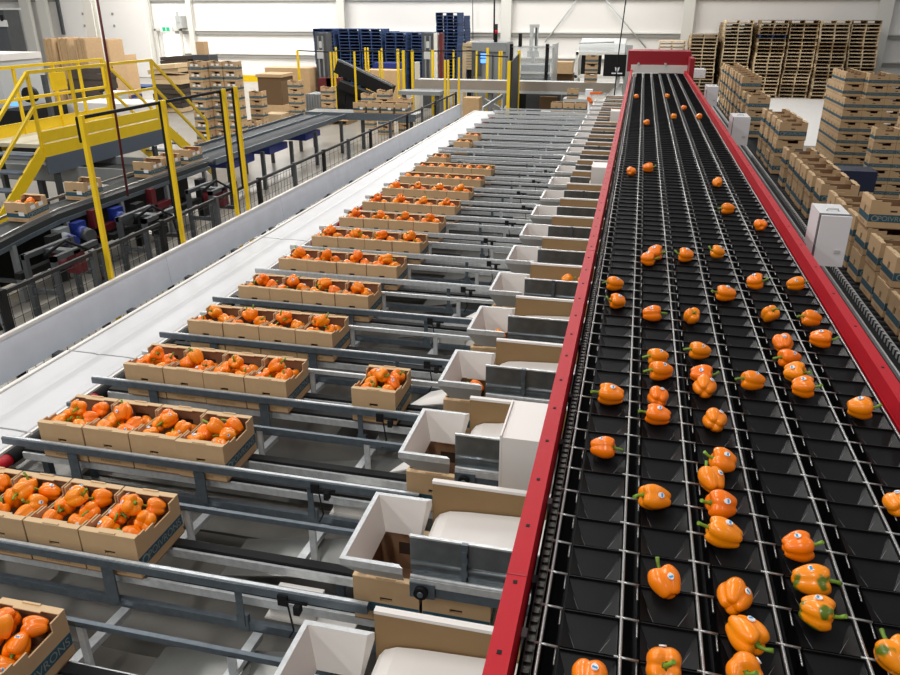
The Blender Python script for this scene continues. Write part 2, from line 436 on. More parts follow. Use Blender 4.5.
SP = [(636.4, 95, 'n'), (667, 94.5, 'n'), (646.5, 121, 'n'), (673.7, 115, 'n'), (683.8, 106.3, 'n'), (699, 115, 'n'), (631, 170, 'n'), (648, 166, 'r'), (648, 257, 'r'), (655, 251, 'r'),
      (615, 282, 'l'), (617.5, 299.7, 'l'), (652, 312, 'r'), (717.8, 181, 'u'), (728, 207, 'l'), (760.7, 223.7, 'n'), (686, 253.6, 'l'), (717.8, 250.6, 'l'), (755, 280, 'r'), (795.4, 282, 'r'),
      (726, 292, 'l'), (691.4, 315, 'c'), (769.5, 313, 'c'), (811.5, 317, 'l'), (820.6, 337, 'r'), (783, 342, 'u'), (658, 355, 'l'), (661, 369, 'l'), (611, 393, 'l'), (658, 396, 'n'),
      (658, 413.5, 'l'), (603, 446, 'r'), (655, 496, 'l'), (700, 349, 'l'), (789.6, 356.4, 'l'), (794.7, 370.7, 'r'), (803, 385.3, 'r'), (701.5, 372.7, 'r'), (704.5, 386, 'n'), (753, 379, 'l'),
      (714.8, 419.3, 'n'), (860, 406, 'r'), (722.9, 459.6, 'l'), (711.5, 478.5, 'ul'), (721.6, 503, 'l'), (899, 503, 'n'), (724, 532, 'l'), (797.7, 545, 'r'), (811, 578.5, 'rg'), (816.8, 610, 'rg'),
      (734, 596, 'n'), (745.5, 632, 'rc'), (744, 669, 'c'), (897, 655, 'ug'), (665.4, 581, 'ul'), (663, 663.7, 'c'), (590, 679, 'n')]
items = []
for px, py, d in SP:
    p = at(px, py + 1.5, z=Z + .03)
    items.append([int((p.x + .10) / LP), p, d])
byl = {}
for it in items: byl.setdefault(it[0], []).append(it)
for ln, lst in byl.items():
    lst.sort(key=lambda t: t[1].y)
    # keep touching neighbours in a lane just clear of each other
    for a, b in zip(lst, lst[1:]):
        g = b[1].y - a[1].y
        if g < .072 and abs(b[1].x - a[1].x) < .08: b[1].y += (.072 - g)
    for i, (l_, p, d) in enumerate(lst):
        green = 'g' in d; d = d.replace('g', '')
        near = p.y < 5.5
        lab = f"orange pepper{' with green patches' if green else ''}, {ORD[i]} from near end in {ORD[min(max(ln, 0), 5)]} sorter lane from left"
        if i == len(lst) - 1: lab = f"orange pepper farthest along the {ORD[ln]} sorter lane from the left red rail"
        ax = Vector(AX[d]); ax = ax + Vector((R_.uniform(-.2, .2), R_.uniform(-.25, .25), R_.uniform(-.08, .08)))
        pepper(p, ax, R_.choice((0, 1, 3, 4)) if d in 'lrrc' else R_.choice((0, 2, 3)), lab, 'orange peppers riding on the sorter', stem=(d != 'n') or not near, sticker=near, green=green,
               size=R_.uniform(.77, .88), stick=(R_.uniform(-.1, .5), -.45, 1), turn=R_.uniform(-.4, .4))
# ------------------------------------------------------------------ cartons
CW, CD, CH = .321, .392, .256
def text_mesh(txt, size):
    cu = bpy.data.curves.new('lettering', 'FONT'); cu.body = txt; cu.size = size; cu.align_x = 'CENTER'; cu.align_y = 'CENTER'
    ob = bpy.data.objects.new('lettering', cu); C.objects.link(ob)
    bpy.context.view_layer.update()
    me = ob.to_mesh(); mb = MB()
    mb.add([v.co.copy() for v in me.vertices], [list(pl.vertices) for pl in me.polygons], 0)
    ob.to_mesh_clear(); bpy.data.objects.remove(ob); bpy.data.curves.remove(cu)
    return mb
LET = text_mesh('POIVRONS', .062)
LET2 = text_mesh('POIVRONS', .03)
def carton_body(stick=False, tall=False):
    mb = MB(); t = .008; T = .014; hw, hh = (.026, .03) if tall else (.03, .011)
    mb.box(0, CW, 0, CD, 0, .008, 1)
    hz = CH - .115
    for y0, y1 in ((0, T), (CD - T, CD)):                    # short ends with a hand slot
        mb.box(0, CW, y0, y1, .008, hz - hh, 0); mb.box(0, CW, y0, y1, hz + hh, CH - .004, 0)
        mb.box(0, CW / 2 - hw, y0, y1, hz - hh, hz + hh, 0); mb.box(CW / 2 + hw, CW, y0, y1, hz - hh, hz + hh, 0)
    if tall:
        for x0, x1 in ((-.0006, 0), (CW, CW + .0006)): mb.box(x0, x1, CD / 2 - .028, CD / 2 + .028, CH - .105, CH - .09, 6)  # dark patch painted as the shade of a small hole
    for x0, x1 in ((0, t), (CW - t, CW)):                    # long sides with lowered middle
        mb.box(x0, x1, T, CD - T, .008, CH - .052, 0)
        mb.box(x0, x1, T, .085, CH - .052, CH - .004, 0); mb.box(x0, x1, CD - .085, CD - T, CH - .052, CH - .004, 0)
        mb.box(x0, x1, .085, .16, CH - .052, CH - .02, 0)
    for y0, y1 in ((T, T + .004), (CD - T - .004, CD - T)): mb.box(CW / 2 - .05, CW / 2 + .05, y0, y1, hz - .035, hz + .035, 6)  # dark plates put the shade inside the hand slots into colour
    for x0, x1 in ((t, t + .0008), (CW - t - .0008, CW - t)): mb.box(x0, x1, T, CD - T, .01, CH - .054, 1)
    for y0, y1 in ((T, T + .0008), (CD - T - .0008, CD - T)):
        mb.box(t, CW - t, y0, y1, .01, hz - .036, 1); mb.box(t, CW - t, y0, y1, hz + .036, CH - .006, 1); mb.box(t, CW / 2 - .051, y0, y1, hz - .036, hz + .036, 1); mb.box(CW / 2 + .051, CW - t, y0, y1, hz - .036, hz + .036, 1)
    e = .0012
    bz0, bz1 = .06, .127                                    # printed band round the carton
    for x0, x1 in ((-e, 0), (CW, CW + e)): mb.box(x0, x1, .002, CD - .002, bz0, bz1, 2)
    for y0, y1 in ((-e, 0), (CD, CD + e)): mb.box(.002, CW - .002, y0, y1, bz0, bz1 - .012, 2)
    zc = (bz0 + bz1) / 2 - .003
    for side in (0, 1):
        x = CW + e + .0006 if side else -e - .0006
        m = Matrix(((0, 0, 1, x), (1 if side else -1, 0, 0, CD / 2 + (.03 if side else -.03)), (0, 1, 0, zc), (0, 0, 0, 1)))
        tmp = MB().join(LET); tmp.m = [3] * len(tmp.f); mb.join(tmp, m)
        cyl = MB(); yy = .052 if side else CD - .052
        cyl.tube([(x - .0006, yy, zc), (x + .0004, yy, zc)], .028, 3, 16); mb.join(cyl)
        c2 = MB(); c2.tube([(x - .0006, yy, zc), (x + (.0008 if side else -.0008), yy, zc)], .02, 2, 14); mb.join(c2)
    for side in (0, 1):
        y = -e - .0006 if side == 0 else CD + e + .0006
        m = Matrix(((1 if side == 0 else -1, 0, 0, CW * .5), (0, 0, -1 if side == 0 else 1, y), (0, 1, 0, .03), (0, 0, 0, 1)))
        tmp = MB().join(LET2); tmp.m = [4] * len(tmp.f); mb.join(tmp, m)
    if stick:
        mb.box(CW * .58, CW * .58 + .085, -e - .001, -e, .085, .135, 5)
        mb.box(CW + e, CW + e + .001, .08, .16, .15, .2, 5); mb.box(CW + e, CW + e + .001, .23, .31, .15, .2, 5)
    return mb
def carton_flaps():
    out = []
    for front in (1, 0):
        mb = MB(); s = 1 if front else -1; y0 = 0 if front else CD
        def B(x0, x1, a, b, z0, z1): mb.box(x0, x1, min(y0 + s * a, y0 + s * b), max(y0 + s * a, y0 + s * b), z0, z1, 0)
        B(0, CW, -.0005, .034, CH - .004, CH + .001); B(.09, CW - .09, .034, .044, CH - .004, CH + .001)
        B(.115, CW - .115, .002, .012, CH + .001, CH + .008)
        out.append(mb)
    return out
CM = [M['card'], M['cardin'], M['band'], M['print'], M['smallprint'], M['sticker'], M['slot_shade']]
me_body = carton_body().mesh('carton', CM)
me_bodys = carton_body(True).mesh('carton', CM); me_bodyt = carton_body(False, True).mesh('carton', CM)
fl = carton_flaps()
me_flaps = [f.mesh('rim_flap', [M['cardedge']]) for f in fl]
def whole(stick, tall=False):
    b = carton_body(stick, tall)
    for f in carton_flaps():
        f.m = [7] * len(f.f); b.join(f)
    return b.mesh('carton', CM + [M['cardedge']])
me_far, me_fars, me_fart = whole(False), whole(True, True), whole(False, True)
def carton(x, y, z, label, group, rz=0.0, parts=True, stick=False, tall=False):
    """x, y: the corner the carton turns about"""
    o = bpy.data.objects.new('carton', (me_bodys if stick else me_bodyt if tall else me_body) if parts else (me_fars if stick else me_fart if tall else me_far)); C.objects.link(o)
    o.location = (x, y, z); o.rotation_euler.z = rz
    tag(o, label, 'carton', group)
    if parts:
        for f in me_flaps:
            c = bpy.data.objects.new('rim_flap', f); C.objects.link(c); c.parent = o
    return o
LZ = .772                                                    # lane belt height
low = MB(); LOWP = [pepper_mesh(s, 4, .1, .047, True) for s in (21, 22, 23)]
SLOTN = ['front left', 'front right', 'middle left', 'middle right', 'back left', 'back right', 'top']
def fill(x, y, z, rowword, cword, count, parts=True):
    pos = [(.084, .09), (.242, .09), (.084, .2), (.242, .198), (.084, .304), (.242, .303), (.163, .2)]
    hs = [.205, .2, .212, .208, .22, .215, .278]
    R_.shuffle
    pick = {7: range(7), 6: (0, 1, 2, 3, 4, 6), 5: (1, 2, 3, 4, 6), 4: (0, 3, 4, 6), 3: (2, 3, 6), 2: (2, 3), 1: (3,)}[count]
    pick = list(pick)
    if count in (5, 6) and R_.random() < .5: pick = [0, 1, 2, 3, 5, 6][:count - 1] + [6]
    pick = list(dict.fromkeys(pick))
    for q in range(7):
        px, py = pos[q]; pz = hs[q] + R_.uniform(-.012, .012)
        jx, jy = R_.uniform(-.007, .007), R_.uniform(-.008, .008)
        th = R_.uniform(0, 6.28); el = R_.choice((-.1, .15, .35, .6, .9))
        ax = (math.cos(th) * math.cos(el), math.sin(th) * math.cos(el) - .25, math.sin(el))
        ax = Vector(ax).normalized()
        for _t in range(3):
            tx, ty = px + jx + ax.x * .1, py + jy + ax.y * .1
            if pz + ax.z * .1 < CH + .01 and not (.02 < tx < CW - .02 and .03 < ty < CD - .03):
                ax = Vector((-ax.x, -ax.y, ax.z)) if _t == 0 else Vector((ax.x * .3, ax.y * .3 - .2, 1)).normalized()
        if q in pick:
            lab = f"orange pepper at {SLOTN[q]} in {cword}, {rowword}"
            pepper((x + px + jx, y + py + jy, z + pz), ax, R_.randrange(5), lab, 'orange peppers packed in cartons on the lanes', stem=R_.random() < .8, sticker=parts and R_.random() < .5,
                   size=R_.uniform(1.04, 1.16), turn=R_.uniform(-1, 1))
        elif q < 6:
            m = Matrix.Translation((x + px, y + py, z + .14 + R_.uniform(-.01, .02))) @ rot_axis(ax, (0, 0, 1)).to_4x4()
            low.join(R_.choice(LOWP), m)
    for px, py in ((.083, .08), (.243, .08), (.083, .2), (.243, .2), (.083, .31), (.243, .31)):
        m = Matrix.Translation((x + px, y + py, z + .062)) @ Matrix.Rotation(R_.uniform(0, 6), 4, 'Z') @ Matrix.Rotation(1.4, 4, 'X')
        low.join(R_.choice(LOWP), m)
ROWS = [(0, [-2.57, -2.9]), (1, [-2.56, -2.89, -3.22, -3.55])]
ROWS += [(k, [-3.55 + .329 * i for i in range(4)]) for k in range(2, 13)]
ROWS += [(13, [-3.55]), (15, [-3.5]), (16, [-3.5])]
for k, xs in ROWS:
    xs = sorted(xs)
    for i, x in enumerate(xs):
        if k == 0 and i == 0: continue
        i2 = i + (2 if k == 0 else 0)
        cw = f"{ORD[i2]} carton from the belt"
        rw = f"{ORD[k]} row from the camera"
        if len(xs) == 1: cw = "the lone belt carton"
        y = YK(k) + R_.uniform(-.006, .006)
        carton(x + .0015, y, LZ, f"open carton of orange peppers, {ORD[i2]} from the white belt in the {ORD[k]} row", 'cartons of peppers queued on the lanes', parts=k < 8)
        cnt = 7 if k < 2 else (6 if k == 2 else 5 if k == 3 else 4 if k < 8 else 3 if k < 11 else 2)
        fill(x + .0015, y, LZ, rw, cw, cnt, parts=k < 6)
y = YK(3) + .02
carton(-1.755, y, LZ, 'open carton of orange peppers riding alone in the middle of its lane', 'cartons of peppers queued on the lanes')
fill(-1.755, y, LZ, 'fourth row', 'the carton riding alone', 7)
# ------------------------------------------------------------------ lanes
NL = 23
for k in range(NL):
    y0 = YK(k); near = k < 9
    ln = empty('lane_conveyor', (-2.2, y0 + .2, 0), f"galvanized cross conveyor lane, {ORD[k]} from the camera, between white belt and chutes", 'conveyor', 'cross conveyor lanes')
    x0, x1 = -3.86, -.3
    mb = MB(); mb.box(-3.8, -1.0, y0 - .062, y0 - .024, .868, .914, 0); mb.box(-3.8, -1.0, y0 - .052, y0 - .034, .914, .92, 1)
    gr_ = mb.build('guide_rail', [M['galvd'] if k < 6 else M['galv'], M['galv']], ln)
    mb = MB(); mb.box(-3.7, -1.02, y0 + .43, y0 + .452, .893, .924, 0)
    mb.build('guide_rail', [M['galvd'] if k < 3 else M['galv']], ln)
    for yy in (y0 + .05, y0 + .29):
        mb = MB(); mb.box(-3.76, x1, yy, yy + .055, LZ - .05, LZ - .002, 0); mb.box(x0 + .1, x1, yy - .02, yy - .004, LZ - .07, LZ - .02, 1); mb.box(x0 + .1, x1, yy + .06, yy + .075, LZ - .07, LZ - .02, 1)
        mb.build('transfer_belt', [M['blackm'], M['galv']], ln)
    for yy in (y0 - .02, y0 + .4):
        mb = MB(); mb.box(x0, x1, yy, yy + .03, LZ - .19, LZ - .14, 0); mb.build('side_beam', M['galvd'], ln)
    xs = (-3.35, -2.45, -1.7) if near else (-3.2, -1.9)
    for xx in xs:
        mb = MB(); bw_ = .07 if xx < -2 else .035; mb.box(xx, xx + bw_, y0 - .03, y0 - .02, LZ - .16, .89); mb.box(xx - .01, xx + .05, y0 - .024, y0 + .0, LZ - .19, LZ - .09); mb.build('rail_bracket', M['galvd'], gr_)
        mb = MB(); mb.box(xx + .2, xx + .235, y0 + .43, y0 + .45, LZ - .2, .9); mb.build('rail_bracket', M['galv'], ln)
        mb = MB(); mb.bar((xx + .1, y0 + .41, LZ - .16), (xx + .1, y0 + .86, LZ - .2), .05, .035); mb.build('cross_tie', M['galv'], ln)
    for xx in (-3.6, -1.35):
        for yy in (y0 - .02, y0 + .4):
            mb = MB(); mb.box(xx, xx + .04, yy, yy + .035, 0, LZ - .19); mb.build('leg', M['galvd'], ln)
    # drive roller at the belt end
    mb = MB(); mb.tube([(-3.82, y0 - .2, .725), (-3.82, y0 - .03, .725)], .042, 0, 12); mb.tube([(-3.82, y0 - .03, .725), (-3.82, y0 + .4, .725)], .046, 1, 12)
    mb.build('drive_roller', [M['red'], M['blackm']], ln)
    mb = MB(); mb.box(-3.7, -1.15, y0 + .47, y0 + .82, .3, .32, 0); mb.box(-3.7, -1.15, y0 + .02, y0 + .38, .34, .36, 0); mb.box(-3.7, -3.66, y0 + .02, y0 + .82, .3, .36, 0); mb.build('floor_pan', M['pan'], ln)
    mb = MB()                                                  # sheet pan by the chutes
    mb.add([(-2.1, y0 + .46, .44), (-1.12, y0 + .46, .62), (-1.12, y0 + .8, .62), (-2.1, y0 + .8, .44), (-2.1, y0 + .46, .43), (-1.12, y0 + .46, .61), (-1.12, y0 + .8, .61), (-2.1, y0 + .8, .43)],
           [(0, 1, 2, 3), (7, 6, 5, 4), (0, 4, 5, 1), (1, 5, 6, 2), (2, 6, 7, 3), (3, 7, 4, 0)])
    mb.bar((-1.5, y0 + .46, .56), (-1.62, y0 + .82, .5), .03, .06)
    mb.build('drip_pan', M['sheet'], ln)
    if k % 3 != 1:
        mb = MB(); xw = -1.5 if k % 2 else -1.36
        mb.add([(xw, y0 + .5, .66), (-1.13, y0 + .5, .74), (-1.13, y0 + .78, .74), (xw + .12, y0 + .78, .66), (xw, y0 + .5, .65), (-1.13, y0 + .5, .73), (-1.13, y0 + .78, .73), (xw + .12, y0 + .78, .65)],
               [(0, 1, 2, 3), (7, 6, 5, 4), (0, 4, 5, 1), (1, 5, 6, 2), (2, 6, 7, 3), (3, 7, 4, 0)])
        mb.box(-1.2, -1.16, y0 + .46, y0 + .5, .6, .73); mb.build('deflector_plate', M['white'], ln)
    mb = MB(); mb.box(-1.62, -1.14, y0 + .085, y0 + .27, LZ - .2, LZ - .19, 0); mb.box(-1.6, -1.35, y0 + .11, y0 + .25, LZ - .19, LZ - .1, 0)
    mb.build('cover_plate', M['white'] if k % 3 else M['sheet'], ln)
    if k < 14:                                                 # photo-eye bracket
        xx = -1.55 + .12 * math.sin(k * 2.1)
        mb = MB(); mb.box(xx, xx + .05, y0 - .075, y0 - .06, .84, .9, 0); mb.box(xx + .09, xx + .12, y0 - .1, y0 - .06, .82, .87, 0); mb.tube([(xx, y0 - .068, .87), (xx + .15, y0 - .068, .87)], .008, 0, 6)
        mb.tube([(xx + .05, y0 - .07, .84), (xx + .07, y0 - .075, .7), (xx + .03, y0 - .05, .62)], .005, 0, 5)
        mb.build('sensor', M['blackm'], gr_)
# ------------------------------------------------------------------ drop chutes
for k in range(NL):
    y0 = YK(k)
    ch = empty('drop_chute', (-.8, y0 + .13, 0), f"drop chute with white hopper, brown side board and grey flap, {ORD[k]} from the camera", 'chute', 'drop chutes beside the sorter')
    a = (-1.09, -.8, y0 - .13, y0 + .385, 1.235); b = (-1.035, -.835, y0 + .0, y0 + .33, 1.05)
    mb = MB()
    O = [(a[0], a[2], a[4]), (a[1], a[2], a[4]), (a[1], a[3], a[4]), (a[0], a[3], a[4])]
    I = [(a[0] + .022, a[2] + .022, a[4]), (a[1] - .022, a[2] + .022, a[4]), (a[1] - .022, a[3] - .022, a[4]), (a[0] + .022, a[3] - .022, a[4])]
    Bo = [(b[0], b[2], b[4]), (b[1], b[2], b[4]), (b[1], b[3], b[4]), (b[0], b[3], b[4])]
    Bi = [(b[0] + .01, b[2] + .01, b[4]), (b[1] - .01, b[2] + .01, b[4]), (b[1] - .01, b[3] - .01, b[4]), (b[0] + .01, b[3] - .01, b[4])]
    Lo = [(x, y, z - .035) for x, y, z in O]
    vs = O + I + Bo + Bi + Lo; fs = []; ms = []
    for i in (0, 2, 3):
        j = (i + 1) % 4
        mb.add([O[i], O[j], I[j], I[i]], [(0, 1, 2, 3)], 1)
        mb.add([I[i], I[j], Bi[j], Bi[i]], [(0, 1, 2, 3)], 0)
        mb.add([O[j], O[i], Lo[i], Lo[j]], [(0, 1, 2, 3)], 1)
        mb.add([Lo[j], Lo[i], Bo[i], Bo[j]], [(0, 1, 2, 3)], 2)
        mb.add([Bi[i], Bi[j], Bo[j], Bo[i]], [(0, 1, 2, 3)], 0)
    mb.add([O[1], I[1], Bi[1], Bo[1], Lo[1]], [(0, 1, 2, 3, 4)], 0); mb.add([O[2], I[2], Bi[2], Bo[2], Lo[2]], [(4, 3, 2, 1, 0)], 0)
    mb.build('hopper', [M['white'], M['galv'], M['lgrey']], ch)
    mb = MB(); mb.box(-.8, .9, y0 + .392, y0 + .412, 1.06, 1.325, 0); mb.box(-.8, .9, y0 + .388, y0 + .416, 1.325, 1.34, 1)
    mb.build('side_board', [M['brown'], M['white']], ch)
    yf = y0 - .02; XE = -.53 if k in (2, 10, 17) else .9
    mb = MB(); mb.box(-.795, XE, yf - .004, yf + .004, 1.135, 1.325, 0); mb.box(-.795, XE, yf - .01, yf + .006, 1.325, 1.334, 1)
    mb.box(-.785, XE, yf - .05, yf + .004, 1.127, 1.135, 0); mb.box(-.785, XE, yf - .054, yf - .05, 1.1, 1.137, 1)
    mb.tube([(-.79, yf - .006, 1.19), (XE, yf - .006, 1.19)], .013, 0, 8); mb.tube([(-.785, yf - .04, 1.14), (XE, yf - .04, 1.14)], .009, 1, 6)
    fp = mb.build('flap', [M['flap'], M['galv']], ch)
    mb = MB()                                                  # white slide floor
    xe = XE; yA_, yB_ = y0 - .012, y0 + .385
    prof_ = [(-.785, 1.12), (-.76, 1.155), (-.71, 1.18), (-.62, 1.19), (xe, 1.21 if xe < 0 else 1.27)]
    top_ = [(x_, z_) for x_, z_ in prof_]; bot_ = [(x_, z_ - .02) for x_, z_ in prof_][::-1]
    mb.prism([(x_, z_) for x_, z_ in top_ + bot_], yA_, yB_, 'y')
    mb.build('slide', M['white'], ch)
    mb = MB(); mb.box(-.785, XE, yf - .045, yf - .01, 1.04, 1.1, 0); mb.build('support_bar', M['galvd'], ch)
    if k % 2 == 1 or k < 2:                                    # hinge strip across the flap
        mb = MB(); xx = -.56
        for q in range(9): mb.box(xx + (.004 if q % 2 else 0), xx + .03 - (.004 if q % 2 else 0), yf - .022 - .004 * (q % 2), yf - .004, 1.03 + .034 * q, 1.03 + .034 * (q + 1), 0)
        mb.build('hinge_strip', M['galvd'], fp)
    if k < 12:
        mb = MB(); mb.tube([(-.73, yf - .083, 1.08), (-.73, yf - .058, 1.08)], .032, 0, 14); mb.tube([(-.73, yf - .088, 1.08), (-.73, yf - .053, 1.08)], .014, 1, 10); mb.box(-.785, -.67, yf - .06, yf - .054, 1.04, 1.12, 1)
        mb.build('roller_wheel', [M['blackm'], M['galvd']], fp)
    mb = MB(); mb.box(-.3, -.26, y0 + .5, y0 + .54, 0, 1.32); mb.box(-.3, -.26, y0 + .412, y0 + .5, 1.26, 1.32); mb.build('leg', M['galvd'], ch)
    if 0 < k < 11:
        carton(-1.088, y0 + .004, LZ, f"brown carton waiting under the white hopper, {ORD[k]} chute from the camera", 'cartons waiting under the chutes', parts=k < 6)
        if k < 6: carton(-.752, y0 + .004, LZ, f"empty brown carton queued behind the hopper of the {ORD[k]} chute from the camera", 'cartons waiting under the chutes', parts=k < 6)
for k, x, dy in ((3, -.89, .16), (4, -.89, .2)):
    pepper((x, YK(k) + dy, 1.07), (-.8, .2, .3), 1, f"orange pepper lying in the white hopper, {ORD[k]} chute from the camera", 'peppers in the chutes', sticker=False)
for k, x in ((5, -.45), (5, -.31)):
    pepper((x, YK(k) + .2, 1.27), (.8, .4, .1), 0, f"orange pepper on the slide of the sixth chute {'beside the red rail' if x > -.4 else 'nearer its hopper'}", 'peppers in the chutes', sticker=False)
# white housings next to the red rail
for k, lab in ((2, 'nearest large white housing box beside the left red rail'), (10, 'white housing box by the red rail midway along the chutes'), (17, 'farthest small white housing box by the red rail')):
    y0 = YK(k)
    e = empty('sensor_housing', (-.38, y0 - .15, 0), lab, 'housing')
    mb = MB(); mb.box(-.49, -.225, y0 - .33, y0 + .05, 1.12, 1.53, 0)
    mb.build('cover', [M['white'], M['lgrey']], e)
    mb = MB(); mb.box(-.5, -.49, y0 - .332, y0 + .05, 1.12, 1.54, 0); mb.build('edge_strip', M['white'], e)
    mb = MB(); mb.box(-.4, -.36, y0 - .31, y0 - .27, 0, 1.12); mb.build('post', M['galvd'], e)
# ------------------------------------------------------------------ white takeaway belt and its guard
sec = [(0.2, 3.74), (3.76, 4.98), (5.0, 8.6), (8.62, 22.3)]
names = ['nearest', 'second', 'third', 'longest and farthest']
for (ya, yb), w in zip(sec, names):
    e = empty('belt_conveyor', (-4.2, (ya + yb) / 2, 0), f"white takeaway belt section, {w} of four, along the lane ends", 'conveyor', 'white takeaway belt sections')
    xs = [(-4.52, .76), (-4.5, .768), (-4.3, .766), (-4.26, .758), (-4.22, .764), (-4.0, .764), (-3.92, .758), (-3.9, .74)]
    mb = MB(); mb.prism(xs + [(-3.9, .66), (-4.52, .66)], ya, yb, 'y'); mb.build('belt', M['belt'], e)
    mb = MB(); mb.box(-4.56, -4.525, ya, yb, .6, .775, 0); mb.build('side_lip', M['white'], e)
    mb = MB(); mb.box(-3.895, -3.875, ya, yb, .6, .76, 0); mb.build('side_lip', M['white'], e)
    nl = max(2, int((yb - ya) / 2) + 1)
    for i in range(nl):
        yy = ya + .1 + (yb - ya - .3) * i / (nl - 1)
        for xx in (-4.5, -3.96):
            mb = MB(); mb.box(xx, xx + .05, yy, yy + .05, 0, .66); mb.build('leg', M['galvd'], e)
g = empty('guard_wall', (-4.95, 11.5, 0), 'blue grey sheet metal guard running beside the white belt', 'guard')
ya, yb = 1.2, 22.2
y = ya; i = 0
while y < yb:
    y2 = min(y + 2.98, yb)
    mb = MB(); mb.prism([(-4.95, .58), (-4.935, .58), (-4.965, .93), (-4.98, .93)], y, y2 - .006, 'y'); mb.build('panel', M['bluegrey'], g); y += 2.98
mb = MB(); mb.box(-4.995, -4.955, ya, yb, .93, .955); mb.build('top_edge', M['white'], g)
y = 1.9
while y < yb:
    mb = MB(); mb.box(-4.93, -4.86, y, y + .09, .5, .6, 0); mb.box(-4.93, -4.89, y + .02, y + .07, 0, .5, 0); mb.build('bracket', M['dgrey'], g); y += 1.1
mb = MB(); mb.bar((-4.35, 22.5, .8), (-4.0, 23.8, 1.05), .04, .1); mb.bar((-4.35, 22.5, 0), (-4.35, 22.5, .8), .05, .05); mb.bar((-4.0, 23.8, 0), (-4.0, 23.8, 1.0), .05, .05)
tag(mb.build('guide_bar', M['galv']), 'short slanted metal guide bar at the far end of the white belt', 'guide bar')
# black mesh fence behind the guard
fe = empty('mesh_fence', (-5.08, 12, 0), 'low black wire mesh fence behind the blue grey guard', 'fence')
XF = -5.08
fy = [3.7, 4.98, 6.16, 7.34, 8.55, 9.75, 10.95, 12.15, 13.35, 14.6, 15.9, 17.2, 18.5, 19.8, 21.1, 22.2]
for i, yy in enumerate(fy):
    mb = MB(); mb.box(XF - .03, XF + .02, yy - .03, yy + .03, 0, 1.28, 0); mb.build('post', M['blackm'] if i % 2 else M['dgrey'], fe)
for a_, b_ in zip(fy, fy[1:]):
    mb = MB(); z1 = 1.25
    mb.bar((XF, a_ + .04, z1), (XF, b_ - .04, z1), .03, .035); mb.bar((XF, a_ + .04, .3), (XF, b_ - .04, .3), .03, .03)
    st = .105 if a_ < 10 else .2
    yy = a_ + .06
    while yy < b_ - .05: mb.box(XF - .002, XF + .002, yy - .0025, yy + .0025, .3, z1); yy += st
    zz = .36
    while zz < z1: mb.box(XF - .002, XF + .002, a_ + .04, b_ - .04, zz - .0022, zz + .0022); zz += st
    mb.build('mesh_panel', M['mesh'], fe)
# tall yellow posts and the black rail joining their tops
def ypost(x, y, h, label, r=.03, back=True, ang=0):
    e = empty('fence_post', (x, y, 0), label, 'post', 'yellow safety fence posts')
    mb = MB(); mb.box(x - r, x + r, y - r, y + r, 0, h); mb.build('column', M['yellow'], e)
    if back:
        mb = MB(); mb.box(x - r - .035, x - r, y - r * .8, y + r * .8, 1.25, h - .02); mb.build('panel_edge', M['blackm'], e)
    return e
XP = -5.02
nm = ['tall yellow post nearest the camera behind the guard', 'tall yellow post second from the camera behind the guard', 'nearer yellow post of the close pair behind the guard', 'farther yellow post of the close pair behind the guard']
for i, yy in enumerate((6.28, 7.62, 8.94, 9.25)): ypost(XP, yy, 2.55, nm[i], .021, i > 0)
mb = MB(); mb.bar((XP - .05, 6.28, 2.52), (XP - .05, 9.25, 2.52), .03, .03)
for yy in (6.28, 9.25): mb.box(XP - .06, XP - .04, yy - .01, yy + .01, 2.3, 2.52)
tag(mb.build('rail_bar', M['blackm']), 'black top rail linking the tall yellow posts behind the guard', 'rail')
# ------------------------------------------------------------------ right side: cabinets, roller conveyor, cartons
for nm_, (px, py), X, w, d, h, lab in (('near', (822.3, 215.3), 1.13, .17, .3, .3, 'nearest white electrical cabinet beside the right red rail'),):
    pass
def cabinet(x0, x1, y0, y1, z0, z1, lab):
    e = empty('electrical_cabinet', ((x0 + x1) / 2, (y0 + y1) / 2, 0), lab, 'cabinet', 'white electrical cabinets along the sorter')
    mb = MB(); mb.box(x0, x1, y0 + .06, y1, z0, z1); bd = mb.build('body', M['cab'], e)
    mb = MB(); mb.box(x0 - .004, x1 + .004, y0 + .02, y0 + .06, z0, z1); mb.build('seal', M['seal'], e)
    mb = MB(); mb.box(x0, x1, y0, y0 + .02, z0 + .002, z1 - .002); dr = mb.build('door', M['cab'], e)
    mb = MB(); w = x1 - x0; mb.box(x0 + w * .62, x0 + w * .82, y0 - .006, y0, z0 + (z1 - z0) * .28, z0 + (z1 - z0) * .34); mb.build('latch', M['lgrey'], dr)
    mb = MB(); cx_, cy_ = (x0 + x1) / 2, (y0 + y1) / 2
    mb.tube([(cx_ - w * .2, cy_ - .03, z1), (cx_ - w * .18, cy_ - .03, z1 + .012), (cx_ + w * .18, cy_ - .03, z1 + .012), (cx_ + w * .2, cy_ - .03, z1)], .006, 0, 6); mb.build('handle', M['lgrey'], bd)
    mb = MB(); mb.box(x0 + .02, x0 + .06, y1 - .06, y1 - .02, .902, z0); mb.box(1.034, x0 + .06, y1 - .06, y1 - .02, z0 + .02, z0 + .06); mb.build('post', M['dgrey'], e)
p = at(822.3, 215.3, X=1.14); q = at(852.5, 218.5, Y=p.y); r = at(818.5, 264.4, Y=p.y); s = at(812.2, 203.4, z=p.z)
cabinet(p.x, q.x, p.y, p.y + .32, r.z - .01, p.z, 'nearest and largest white electrical cabinet by the right red rail')
p = at(734, 117.5, X=1.3); q = at(751, 118.5, Y=p.y); r = at(731, 145, Y=p.y)
cabinet(p.x, q.x, p.y, p.y + .5, r.z, p.z, 'second white electrical cabinet beside the right red rail')
p = at(707.5, 87, X=1.3); q = at(719, 87, Y=p.y); r = at(705, 106, Y=p.y)
